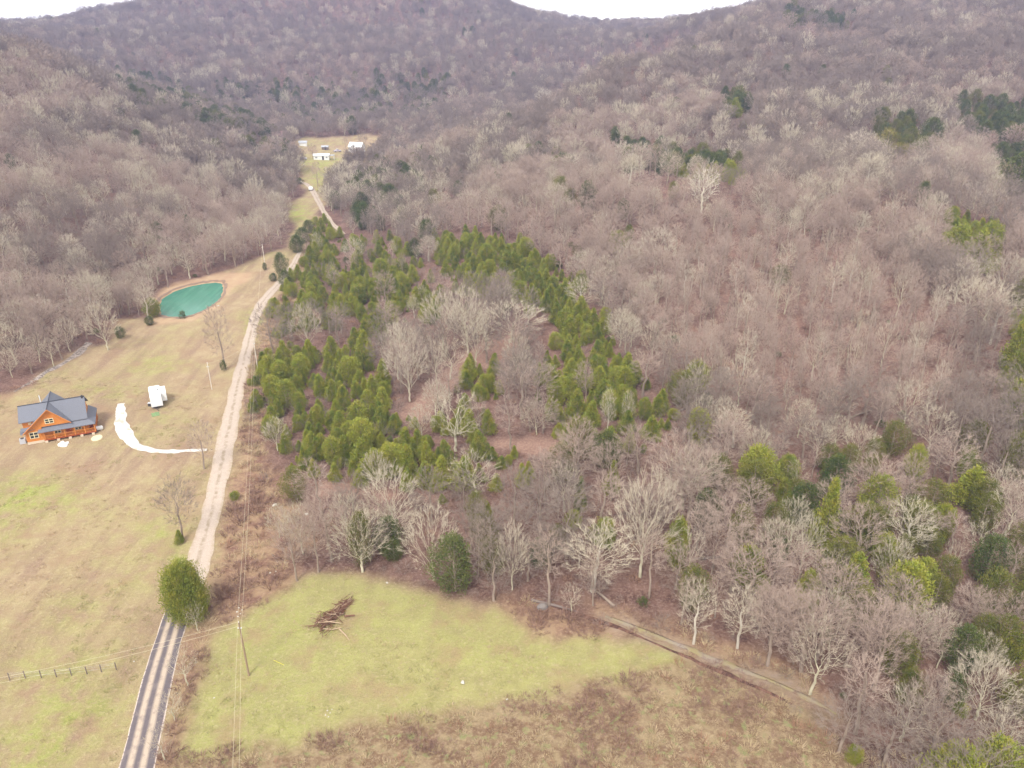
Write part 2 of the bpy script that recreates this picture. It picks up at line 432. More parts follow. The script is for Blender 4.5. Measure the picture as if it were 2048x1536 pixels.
scr = mix(nt, ramp(nt, n_mid, .35, .62), (.19, .10, .075), (.35, .24, .145))
scr = mix(nt, ramp(nt, n_fine, .5, .8), scr, (.46, .32, .21))
c = mix(nt, s1.outputs[0], litter, grass)
c = mix(nt, s1.outputs[1], c, roughc)
c = mix(nt, s1.outputs[2], c, scr)
c = mix(nt, math_n(nt, 'MULTIPLY', s2.outputs[0], .8), c, mix(nt, ramp(nt, n_mid, .4, .6), (.34, .275, .155), (.30, .25, .22)))
c = mix(nt, math_n(nt, 'MULTIPLY', s2.outputs[1], .75), c, mix(nt, n_mid, (.42, .24, .15), (.55, .42, .27)))
c = mix(nt, math_n(nt, 'MULTIPLY', s2.outputs[2], .7), c, mix(nt, ramp(nt, n_fine, .3, .7), (.27, .15, .115), (.44, .30, .225)))
nt.links.new(c, bs.inputs['Base Color'])
bp = nt.nodes.new('ShaderNodeBump'); bp.inputs['Strength'].default_value = .9; bp.inputs['Distance'].default_value = .25
nt.links.new(math_n(nt, 'ADD', n_fine, math_n(nt, 'MULTIPLY', n_vf, .5)), bp.inputs['Height']); nt.links.new(bp.outputs[0], bs.inputs['Normal'])
nt.links.new(s2.outputs[2], nt.nodes.new('ShaderNodeMath').inputs[0])
me.materials.append(GM)
gobj = bpy.data.objects.new('ground', me); COL.objects.link(gobj); tag(gobj, kind='structure')

# ------------------------------------------------------------------ strips on the ground
def strip(name, pts, m, wid=None, lift=.05, across=6, step=1.2, jitter=0.0, label=None, seed=3, crown=0.0):
    rnd = random.Random(seed)
    P = []
    for p in pts:
        q = at(p[0], p[1]); w = p[2] * mpp(q) if wid is None else wid
        P.append((q.x, q.y, w))
    P = np.array(P); seg = np.hypot(np.diff(P[:, 0]), np.diff(P[:, 1])); L = np.concatenate([[0], np.cumsum(seg)])
    n = max(4, int(L[-1] / step)); t = np.linspace(0, L[-1], n)
    def sm(a):
        b = np.interp(t, L, a)
        k = max(1, int(4 / step)); ker = np.ones(2 * k + 1) / (2 * k + 1)
        return np.convolve(np.pad(b, k, 'edge'), ker, 'valid')
    x, y, w = sm(P[:, 0]), sm(P[:, 1]), sm(P[:, 2])
    dx, dy = np.gradient(x), np.gradient(y); l = np.hypot(dx, dy); nxv, nyv = dy / l, -dx / l
    vs = []; uv = []
    jl = np.array([rnd.uniform(-1, 1) for _ in range(n)]); jr = np.array([rnd.uniform(-1, 1) for _ in range(n)])
    ker = np.array([.2, .6, .2]) if step < 1 else np.array([.15, .7, .15]); jl = np.convolve(np.repeat(jl[::2], 2)[:n] if len(np.repeat(jl[::2], 2)) >= n else jl, ker, 'same'); jr = np.convolve(jr, np.ones(3) / 2, 'same')
    XS = np.zeros((n, across + 1)); YS = XS.copy()
    for k in range(across + 1):
        a = k / across - .5
        off = a * w + (jitter * (jl if k == 0 else jr if k == across else 0))
        XS[:, k] = x + nxv * off; YS[:, k] = y + nyv * off
    ZS = hz(XS, YS) + lift
    ac = np.linspace(-1, 1, across + 1)[None, :]
    ZS += crown * (1 - ac ** 2)
    ZS[:, 0] -= lift * .6; ZS[:, -1] -= lift * .6
    mb = MB()
    for i in range(n):
        for k in range(across + 1): mb.v.append((XS[i, k], YS[i, k], ZS[i, k]))
    for i in range(n - 1):
        for k in range(across):
            a = i * (across + 1) + k; mb.f.append((a, a + 1, a + across + 2, a + across + 1))
    o = mb.build(name, m)
    col = np.zeros((n, across + 1, 4), np.float32); col[..., 0] = np.linspace(0, 1, across + 1)[None]; col[..., 3] = 1
    ca = o.data.color_attributes.new('across', 'FLOAT_COLOR', 'POINT'); ca.data.foreach_set('color', col.ravel())
    o.data.polygons.foreach_set('use_smooth', np.ones(len(o.data.polygons), bool))
    # faces must point up
    if o.data.polygons[0].normal.z < 0: o.data.flip_normals()
    return o, list(zip(x, y, w))
def across_mat(name):
    m, nt, b = mat(name, .9)
    a = nd(nt, 'ShaderNodeVertexColor', _layer_name='across'); s = nt.nodes.new('ShaderNodeSeparateColor'); nt.links.new(a.outputs[0], s.inputs[0])
    g = nt.nodes.new('ShaderNodeNewGeometry')
    return m, nt, b, s.outputs[0], g.outputs['Position']
def band(nt, x, c, w, soft):
    d = math_n(nt, 'ABSOLUTE', math_n(nt, 'SUBTRACT', x, c), 0)
    return ramp(nt, d, w + soft, w)
# dirt lane
m_dirt, nt, bs, ax, pos = across_mat('dirt_lane')
c = mix(nt, noise(nt, 1.2, pos, 5), (.37, .295, .24), (.49, .41, .34))
c = mix(nt, ramp(nt, noise(nt, 5, pos, 4, .8), .5, .8), c, (.62, .54, .45))
wob = math_n(nt, 'ADD', ax, math_n(nt, 'MULTIPLY', math_n(nt, 'SUBTRACT', noise(nt, .25, pos, 2), .5), .18))
cen = band(nt, wob, .5, .04, .09)
c = mix(nt, math_n(nt, 'MULTIPLY', cen, ramp(nt, noise(nt, .8, pos, 4), .38, .6)), c, (.30, .24, .17))
edge = math_n(nt, 'MULTIPLY', ramp(nt, math_n(nt, 'ABSOLUTE', math_n(nt, 'SUBTRACT', ax, .5), 0), .33, .5), .85)
c = mix(nt, math_n(nt, 'MULTIPLY', edge, ramp(nt, noise(nt, 1.3, pos, 4), .35, .6)), c, (.36, .28, .18))
nt.links.new(c, bs.inputs['Base Color'])
DIRT = [(600,503,8),(588,528,13),(565,560,16),(540,586,18),(519,612,20),(506,645,21),(498,680,23),(488,720,25),(478,760,27),(468,805,30),(459,850,34),(449,900,37),(439,950,38),(429,1000,38),(419,1040,37),(408,1080,40),(398,1118,50),(388,1150,58),(380,1180,50)]
road1, _ = strip('dirt_road', DIRT, m_dirt, lift=.07, jitter=.22, across=8, seed=5)
tag(road1, kind='structure')
LANE2 = [(690,470,9),(664,447,9),(648,425,10),(638,405,11),(630,390,11),(622,376,10),(610,366,9),(598,362,7)]
road2, _ = strip('dirt_road', LANE2, m_dirt, lift=.12, jitter=.15, across=4, seed=6)
tag(road2, kind='structure')
# paved road
m_asph, nt, bs, ax, pos = across_mat('worn_asphalt')
c = mix(nt, noise(nt, 3, pos, 5), (.10, .085, .092), (.165, .14, .145))
c = mix(nt, ramp(nt, noise(nt, .5, pos, 4), .55, .75), c, (.24, .20, .18))
wb2 = math_n(nt, 'ADD', ax, math_n(nt, 'MULTIPLY', math_n(nt, 'SUBTRACT', noise(nt, .12, pos, 3), .5), .06))
st = math_n(nt, 'MAXIMUM', band(nt, wb2, .33, .045, .09), band(nt, wb2, .70, .045, .09))
c = mix(nt, math_n(nt, 'MULTIPLY', st, ramp(nt, noise(nt, .9, pos, 5, .7), .12, .5)), c, (.45, .365, .285))
ed = ramp(nt, math_n(nt, 'ABSOLUTE', math_n(nt, 'SUBTRACT', ax, .5), 0), .455, .49)
c = mix(nt, math_n(nt, 'MULTIPLY', ed, ramp(nt, noise(nt, 1.5, pos, 3), .3, .5)), c, (.62, .52, .45))
nt.links.new(c, bs.inputs['Base Color']); bs.inputs['Roughness'].default_value = .8
road3, RPTS = strip('paved_road', [(362,1205,48),(352,1232,50),(341,1265,52),(328,1310,56),(315,1360,58),(302,1410,60),(289,1470,64),(275,1532,68),(258,1600,72),(240,1680,78)], m_asph, lift=.06, jitter=.10, across=16, seed=8, crown=.05)
tag(road3, kind='structure')
# white gravel drive
m_grav, nt, bs, ax, pos = across_mat('white_gravel')
c = mix(nt, noise(nt, 2.5, pos, 5), (.50, .475, .44), (.66, .64, .60))
c = mix(nt, ramp(nt, noise(nt, .6, pos, 5, .7), .54, .62), c, (.50, .41, .32))
nt.links.new(c, bs.inputs['Base Color'])
drive, _ = strip('gravel_driveway', [(242,804,15),(240,822,18),(241,842,22),(246,862,28),(255,878,27),(270,892,20),(290,900,16),(320,904,15),(355,903,13),(390,901,11),(425,899,8)], m_grav, lift=.1, jitter=.28, across=8, step=.6, seed=11)
tag(drive, kind='structure')

# pond
m_pond, nt, bs = mat('pond_water', .14)
g = nt.nodes.new('ShaderNodeNewGeometry')
mp = nt.nodes.new('ShaderNodeMapping'); mp.inputs['Scale'].default_value = (1.1, .12, 1); nt.links.new(g.outputs['Position'], mp.inputs[0])
n = noise(nt, .8, mp.outputs[0], 4)
c = mix(nt, ramp(nt, n, .3, .7), (.035, .18, .12), (.07, .25, .17))
c = mix(nt, ramp(nt, noise(nt, 1.3, mp.outputs[0], 5, .8), .60, .8), c, (.20, .45, .36))
nt.links.new(c, bs.inputs['Base Color'])
try: bs.inputs['Specular IOR Level'].default_value = .5
except Exception: pass
bp = nt.nodes.new('ShaderNodeBump'); bp.inputs['Strength'].default_value = .25; bp.inputs['Distance'].default_value = .05
nt.links.new(noise(nt, 3.0, g.outputs['Position'], 3), bp.inputs['Height']); nt.links.new(bp.outputs[0], bs.inputs['Normal'])
mb = MB(); pl = []
n = len(POND)
for i in range(n * 4):
    t = i / 4; k = int(t); f = t - k
    p0, p1, p2, p3 = POND[(k - 1) % n], POND[k % n], POND[(k + 1) % n], POND[(k + 2) % n]
    q = .5 * ((2 * p1) + (-p0 + p2) * f + (2 * p0 - 5 * p1 + 4 * p2 - p3) * f * f + (-p0 + 3 * p1 - 3 * p2 + p3) * f ** 3)
    q = PC + (q - PC) * (1.02 + .02 * math.sin(i * 1.7))
    pl.append((q[0], q[1], -.12))
if sum(pl[i][0] * pl[(i + 1) % len(pl)][1] - pl[(i + 1) % len(pl)][0] * pl[i][1] for i in range(len(pl))) < 0: pl.reverse()
mb.add(pl + [(PC[0], PC[1], -.12)], [(i, (i + 1) % len(pl), len(pl)) for i in range(len(pl))])
tag(mb.build('pond_water', m_pond), kind='structure')

# muddy rim round the pond
rm = MB(); npl = len(pl); rr_ = random.Random(17)
for kf in (.97, 1.015, 1.05):
    for i in range(npl):
        f_ = kf + (rr_.uniform(-.02, .045) if kf > 1.04 else 0); x, y = PC[0] + (pl[i][0] - PC[0]) * f_, PC[1] + (pl[i][1] - PC[1]) * f_
        rm.v.append((x, y, max(h1(x, y), -.6) + (.06 if kf > 1 else .03)))
for j in range(2):
    for i in range(npl): i2 = (i + 1) % npl; rm.f.append((j * npl + i, j * npl + i2, (j + 1) * npl + i2, (j + 1) * npl + i))
ro = rm.build('pond_bank', plain('wet_mud', (.26, .18, .13), var=.4, scale=.8)); tag(ro, kind='structure')
if ro.data.polygons[0].normal.z < 0: ro.data.flip_normals()
# the grassy track along the wood edge and its ditch
m_trk, nt, bs, ax, pos = across_mat('grassy_track')
c = mix(nt, ramp(nt, noise(nt, .35, pos, 5), .42, .62), (.27, .225, .115), (.28, .235, .195))
c = mix(nt, ramp(nt, noise(nt, .7, pos, 5, .7), .52, .66), c, (.16, .10, .07))
c = mix(nt, math_n(nt, 'MULTIPLY', ramp(nt, math_n(nt, 'ABSOLUTE', math_n(nt, 'SUBTRACT', ax, .5), 0), .2, .5), ramp(nt, noise(nt, 1.2, pos, 4), .35, .6)), c, (.19, .12, .08))
nt.links.new(c, bs.inputs['Base Color'])
tk, _ = strip('grassy_track', [(1196,1228,6),(1225,1238,12),(1262,1250,13),(1340,1283,14),(1440,1325,15),(1555,1366,13),(1640,1408,11),(1690,1440,4)], m_trk, lift=.06, jitter=.55, across=6, seed=15)
tag(tk, kind='structure')
m_dit, nt, bs, ax, pos = across_mat('ditch_leaves')
c = mix(nt, ramp(nt, noise(nt, 1.5, pos, 5, .7), .4, .65), (.075, .04, .032), (.22, .12, .085)); nt.links.new(c, bs.inputs['Base Color'])
dt, _ = strip('ditch', [(1088,1206,6),(1140,1222,8),(1190,1238,9),(1215,1250,8),(1262,1266,7),(1340,1300,7),(1440,1342,8),(1540,1386,8),(1600,1420,6)], m_dit, lift=.035, jitter=.3, across=4, seed=16)
tag(dt, kind='structure')

# creek bed
m_creek, nt, bs = mat('creek_bed', .9)
g = nt.nodes.new('ShaderNodeNewGeometry')
c = mix(nt, ramp(nt, noise(nt, 1.4, g.outputs['Position'], 5, .8), .4, .6), (.14, .11, .09), (.42, .36, .32))
nt.links.new(c, bs.inputs['Base Color'])
ck, _ = strip('creek_bed', [(182,682,8),(172,694,10),(158,706,13),(143,716,12),(125,728,10),(100,742,7),(70,758,6),(20,790,5)], m_creek, lift=.04, jitter=.4, across=4, seed=13)
tag(ck, kind='structure')

# ------------------------------------------------------------------ tree materials
def bark_mat(name, dark, light, tint, rough=.95):
    m, nt, b = mat(name, rough)
    oi = nt.nodes.new('ShaderNodeObjectInfo'); g = nt.nodes.new('ShaderNodeNewGeometry')
    c = mix(nt, oi.outputs['Random'], dark, light)
    c = mix(nt, ramp(nt, noise(nt, .03, g.outputs['Position'], 2), .35, .65), c, tint)
    c = mix(nt, ramp(nt, noise(nt, 1.1, g.outputs['Position'], 3), .35, .7), c, light)
    nt.links.new(c, b.inputs['Base Color']); return m
M_BARK = bark_mat('grey_bark', (.20, .15, .12), (.33, .265, .21), (.26, .205, .165))
M_TWIG = bark_mat('pinkish_twigs', (.255, .188, .153), (.435, .345, .284), (.342, .26, .215))
M_PALEB = bark_mat('pale_lichen_bark', (.38, .34, .24), (.54, .49, .37), (.45, .43, .29))
M_PALET = bark_mat('pale_twigs', (.38, .325, .25), (.56, .49, .39), (.46, .42, .30))
M_GREYT = bark_mat('grey_violet_twigs', (.18, .14, .115), (.30, .245, .205), (.23, .185, .155))
M_WHITEB = bark_mat('white_bark', (.40, .36, .29), (.52, .47, .39), (.45, .41, .34))
M_SYC = bark_mat('sycamore_bark', (.56, .50, .40), (.66, .60, .49), (.60, .55, .44))
def leaf_mat(name, a, b_, c_):
    m, nt, b = mat(name, .85)
    oi = nt.nodes.new('ShaderNodeObjectInfo'); g = nt.nodes.new('ShaderNodeNewGeometry')
    c = mix(nt, oi.outputs['Random'], a, b_)
    c = mix(nt, ramp(nt, noise(nt, .8, g.outputs['Position'], 3), .42, .68), c, c_)
    nt.links.new(c, b.inputs['Base Color'])
    return m
M_CEDAR = leaf_mat('cedar_foliage', (.115, .165, .028), (.28, .31, .042), (.34, .31, .052))
M_CEDARD = leaf_mat('dark_evergreen_foliage', (.055, .09, .026), (.10, .125, .034), (.14, .15, .04))
M_OLIVE = leaf_mat('olive_foliage', (.085, .105, .02), (.15, .165, .03), (.20, .18, .038))
M_YELLOW = leaf_mat('yellow_green_foliage', (.19, .19, .03), (.26, .24, .04), (.33, .25, .05))
M_BRUSH = bark_mat('brown_brush', (.15, .085, .065), (.29, .18, .135), (.21, .13, .10))
M_RUST = bark_mat('rusty_leaves', (.26, .14, .085), (.38, .23, .15), (.30, .18, .12))
M_STRAW = bark_mat('dry_straw', (.34, .255, .15), (.48, .38, .24), (.38, .29, .17))
M_DGRASS = leaf_mat('winter_grass', (.17, .18, .06), (.30, .29, .11), (.36, .32, .14))
M_VINE = leaf_mat('green_vines', (.10, .15, .03), (.16, .20, .045), (.22, .22, .06))

# ------------------------------------------------------------------ bare trees
def rvec(r):
    v = Vector((r.gauss(0, 1), r.gauss(0, 1), r.gauss(0, 1))); return v.normalized()
def bare_template(seed, H=12.0, W=9.0, style='round', detail=1.0, tw_w=.025, twigs=13):
    """returns (trunk MB, crown MB): a tree H tall with a crown W wide; limbs divide towards points spread through the crown"""
    r = random.Random(seed)
    T, C = MB(), MB()
    #        targets fork  centre  zrad  inner  wobble trunk
    N, fork, zc, zr, inner, wob, r0 = dict(round=(240, .26, .60, .41, .45, .16, .018), fan=(260, .16, .42, .58, .62, .13, .021), slim=(150, .42, .68, .33, .30, .14, .014),
        gnarl=(110, .24, .60, .40, .45, .34, .022), brush=(70, .04, .52, .50, .35, .22, .009))[style]
    N = int(N * detail); r0 *= H
    lean = Vector((r.uniform(-.07, .07) * H, r.uniform(-.07, .07) * H, 0))
    lobes = [(rvec(r), r.uniform(.05, .26)) for _ in range(5)]
    pts = []
    while len(pts) < N:
        d = rvec(r)
        if style == 'fan' and d.z < -.05: continue
        if style != 'fan' and d.z < -.55 and r.random() < .6: continue
        q = (inner ** 3 + (1 - inner ** 3) * r.random()) ** (1 / 3)
        k = 1 - .13 + sum(a * max(0, d.dot(n_)) for n_, a in lobes) * .6
        q *= min(k, 1.08)
        pts.append(Vector((d.x * W / 2 * q, d.y * W / 2 * q, H * (zc + zr * d.z * q))) + lean * .8)
    def twig(p, d, L):
        a = d.orthogonal(); a.rotate(Matrix.Rotation(r.uniform(0, 6.28), 3, d)); a = a.normalized() * tw_w * .5
        b = p + d * L; o = len(C.v); C.v.extend((tuple(p - a), tuple(p + a), tuple(b))); C.f.append((o, o + 1, o + 2))
    def seg(a, b, d0, n0, n1):
        """curved limb from a (leaving along d0) to b"""
        L = (b - a).length
        if L < 1e-3: return (b - a)
        k = 4 if n0 > 12 else 3 if n0 > 3 else 2
        c1 = a + d0 * L * .4; P = []
        off = rvec(r) * L * wob
        for i in range(k + 1):
            t = i / k; p = a * (1 - t) ** 2 + c1 * 2 * t * (1 - t) + b * t * t
            P.append(p + off * math.sin(math.pi * t) * (1 if i % 2 else .6))
        ra, rb = rad(n0), rad(n1)
        (T if n0 > N * .07 else C).tube(P, [max(ra + (rb - ra) * i / k, tw_w * .55) for i in range(k + 1)], 5 if n0 > N * .1 else 4 if n0 > 6 else 3)
        return (P[-1] - P[-2]).normalized()
    def rad(n_): return r0 * .80 * (n_ / N) ** .63
    def split(ps):
        """two groups by a cut across the longest spread"""
        c = sum(ps, Vector()) / len(ps)
        a = max(ps, key=lambda p: (p - c).length_squared); b = max(ps, key=lambda p: (p - a).length_squared)
        g1 = [p for p in ps if (p - a).length_squared < (p - b).length_squared]; g2 = [p for p in ps if not (p - a).length_squared < (p - b).length_squared]
        return [g for g in (g1, g2) if g]
    def grow(base, d0, ps, depth=0):
        n = len(ps)
        if n == 1:
            p = ps[0]; d = seg(base, p, d0, 1, .3)
            out = (p - Vector((lean.x * .5, lean.y * .5, H * (fork + .05)))).normalized()
            L0 = H * .075
            for _ in range(int(twigs)):
                b = base.lerp(p, r.uniform(.35, 1.0))
                twig(b, (out * .9 + rvec(r) * .75 + Vector((0, 0, .25))).normalized(), r.uniform(.5, 1.15) * L0)
            return
        c = sum(ps, Vector()) / n
        f = .32 if depth < 2 else .42
        q = base.lerp(c, f * r.uniform(.75, 1.2))
        d = seg(base, q, d0, n, n * .95)
        gs = split(ps)
        if len(gs) < 2: gs = [ps[:n // 2], ps[n // 2:]]
        for g in gs: grow(q, d, g, depth + 1)
    # trunk up to the fork, with leader going on inside the crown
    ztop = H * (fork + (.12 if style in ('fan', 'gnarl', 'brush') else .34))
    path = [Vector((0, 0, -.5))]; K = 6
    for i in range(1, K + 1):
        t = i / K; path.append(Vector((lean.x * t * .6 + r.gauss(0, .008) * H, lean.y * t * .6 + r.gauss(0, .008) * H, ztop * t)))
    T.tube(path, [r0 * 1.25, r0 * 1.02, r0 * .97, r0 * .9, r0 * .8, r0 * .66, r0 * .42], 7)
    levels = 5 if style in ('round', 'slim') else 3
    rest = sorted(pts, key=lambda p: p.z); per = max(1, len(rest) // levels)
    for i in range(levels):
        g = rest[i * per:] if i == levels - 1 else rest[i * per:(i + 1) * per]
        t = (H * fork + (ztop - H * fork) * i / max(1, levels - 1)) / ztop
        x = t * K; j = min(int(x), K - 1); b0 = path[j].lerp(path[j + 1], x - j)
        secs = {}
        ns = (4 if style != 'fan' else 5) if i < levels - 1 else 3
        ph = r.uniform(0, 6.28)
        for p in g: secs.setdefault(int(((math.atan2(p.y - b0.y, p.x - b0.x) + ph) % 6.2832) / 6.2832 * ns), []).append(p)
        for ps in secs.values():
            c = sum(ps, Vector()) / len(ps)
            b = b0 + Vector((0, 0, r.uniform(-.03, .03) * H))
            grow(b, ((c - b).normalized() + Vector((0, 0, .35))).normalized(), ps)
    return T, C

TPL = {}       # name -> list of (trunk mesh, crown mesh, H, W)
def make_bare(key, seeds, mt, mc, **kw):
    L = []
    for sd in seeds:
        T, C = bare_template(sd, **kw)
        L.append((T.data('trunk', mt), C.data('crown', mc), kw['H'], kw['W']))
    TPL[key] = L
make_bare('round', [1, 2, 3, 4], M_BARK, M_TWIG, H=13, W=9, style='round')
make_bare('grey', [5, 6, 7], M_BARK, M_GREYT, H=13, W=10, style='round', twigs=14)
make_bare('fan', [11, 12, 13], M_PALEB, M_PALET, H=11, W=12, style='fan')
make_bare('slim', [21, 22, 23], M_BARK, M_TWIG, H=14, W=6, style='slim', detail=.8)
make_bare('gnarl', [31, 32], M_PALEB, M_PALET, H=10, W=10, style='gnarl', twigs=8)
make_bare('white', [41, 42], M_WHITEB, M_PALET, H=13, W=8, style='round', detail=.9, twigs=9)
make_bare('sycamore', [44], M_SYC, M_SYC, H=13, W=9, style='round', detail=.8, tw_w=.045, twigs=6)
make_bare('brush', [51, 52, 53], M_BRUSH, M_GREYT, H=4, W=5, style='brush', detail=.8, tw_w=.022)

# ------------------------------------------------------------------ evergreens
def cedar_template(seed, H=6.0, W=4.2, shape='cone', nclump=100, leaves=56, leaf=.20, gap=0.0):
    r = np.random.RandomState(seed); rr = random.Random(seed)
    T, C = MB(), MB()
    T.tube([(0, 0, -.4), (.03 * H * rr.uniform(-1, 1), 0, H * .5), (0, 0, H * .9)], [.03 * H * .7, .018 * H, .004 * H], 6)
    V = []; F = []
    lob = [(rr.uniform(0, 6.28), rr.uniform(.1, .9), rr.uniform(.12, .30)) for _ in range(6)]
    if shape == 'dome': lob = [(a_, b_, c_ * .9) for a_, b_, c_ in lob]
    for i in range(nclump):
        t = (i + rr.random()) / nclump
        t = t ** (1.25 if shape == 'cone' else .95)
        a = i * 2.39996 + rr.uniform(-.3, .3)
        if shape == 'cone': prof = (1 - t) ** .88 * (0.6 + .4 * min(1, (t + .02) * 9))
        elif shape == 'dome': prof = math.sqrt(max(0, 1 - (max(0, t - .25) / .75) ** 2)) * (0.7 + .3 * min(1, t * 5))
        else: prof = math.sin(math.pi * min(1, .10 + .88 * t)) ** .7
        k = 1 + sum(s * math.cos(a - p) * (1 - abs(t - q)) for p, q, s in lob) * .55
        Rr = W / 2 * prof * k * rr.uniform(.58, 1.16)
        z = H * (.05 + .93 * t)
        cx, cy = math.cos(a) * Rr * .86, math.sin(a) * Rr * .86
        cz = z + .10 * Rr
        if rr.random() < gap: continue
        if i % 3 == 0 and Rr > .3:
            T.tube([(0, 0, max(.2, z - .35 * Rr)), (cx * .9, cy * .9, cz)], [.012 * H * .5, .004 * H], 3)
        cr = (.20 + .16 * prof) * W / 2 * rr.uniform(.75, 1.25)
        n = int(leaves * (cr / (W * .15)) ** 1.1) + 6
        d = r.normal(size=(n, 3)); d /= np.linalg.norm(d, axis=1)[:, None]; d *= (r.rand(n, 1) ** .35)
        pt = np.array([cx, cy, cz]) + d * np.array([cr, cr, cr * 1.15])
        outd = np.array([math.cos(a) * .7, math.sin(a) * .7, .9]) + r.normal(size=(n, 3)) * .55
        outd /= np.linalg.norm(outd, axis=1)[:, None]
        sd = np.cross(outd, r.normal(size=(n, 3))); sd /= np.linalg.norm(sd, axis=1)[:, None]
        L = leaf * r.uniform(.6, 1.35, size=(n, 1)); w = L * .42
        o = len(V)
        q = np.stack([pt - sd * w * .6, pt + sd * w * .6, pt + outd * L + sd * w * .25, pt + outd * L * 1.0 - sd * w * .25], 1).reshape(-1, 3)
        C.add(q.tolist(), [(4 * j, 4 * j + 1, 4 * j + 2, 4 * j + 3) for j in range(n)])
    return T, C
def make_cedar(key, seeds, mc, **kw):
    L = []
    for sd in seeds:
        T, C = cedar_template(sd, **kw)
        L.append((T.data('trunk', M_BARK), C.data('crown', mc), kw['H'], kw['W']))
    TPL[key] = L
make_cedar('cedar', [61, 62, 63, 64], M_CEDAR, H=6.5, W=4.4, shape='cone')
make_cedar('cedar_round', [65, 66, 67], M_CEDAR, H=6.0, W=5.0, shape='egg', nclump=110, gap=.08)
make_cedar('cedar_dark', [68, 69, 70], M_CEDARD, H=8.0, W=5.0, shape='egg', nclump=100)
make_cedar('dome', [79], M_CEDAR, H=7.0, W=8.0, shape='dome', nclump=300, leaves=90, leaf=.20, gap=.02)
make_cedar('airy', [72, 73, 74], M_OLIVE, H=7.0, W=5.0, shape='egg', nclump=110, leaves=60, gap=.22, leaf=.17)
make_cedar('yellow', [75, 76], M_YELLOW, H=8.0, W=6.0, shape='egg', nclump=80, leaves=26, gap=.1)
make_cedar('bush', [77, 78], M_CEDARD, H=2.2, W=2.6, shape='dome', nclump=26, leaves=26, leaf=.2)

INDIV = {'bare': [], 'ever': []}
rnd = random.Random(99)
def plant(key, x, y, h, w, label, cat, group=None, name=None, rz=None, k=None, parts=True):
    L = TPL[key]; tr, cr, H, W = L[rnd.randrange(len(L)) if k is None else k]
    nm = name or ('evergreen_tree' if key in ('cedar', 'cedar_round', 'cedar_dark', 'dome', 'airy', 'yellow') else 'shrub' if key in ('brush', 'bush') else 'bare_tree')
    e = empty(nm, (x, y, h1(x, y) - .05), (rnd.uniform(0, 6.28) if key != 'dome' else .4) if rz is None else rz)
    e.scale = (w / W, w / W, h / H)
    for pn, me_ in (('trunk', tr), ('crown', cr)):
        o = bpy.data.objects.new(pn, me_); COL.objects.link(o); o.parent = e
    tag(e, label, cat, group)
    return e
TAKEN = []      # (x, y, r) kept free of filler trees
def tree_px(key, u, v, vtop, wpx, label, cat='tree', group=None, name=None, keep=.36, k=None):
    p = at(u, v); h = max(1.0, top_h(p, vtop)); q = Vector((p.x, p.y, p.z + h * .6)); w = wpx * mpp(q)
    TAKEN.append((p.x, p.y, w * keep))
    return plant(key, p.x, p.y, h, w, label, cat, group, name, k=k)

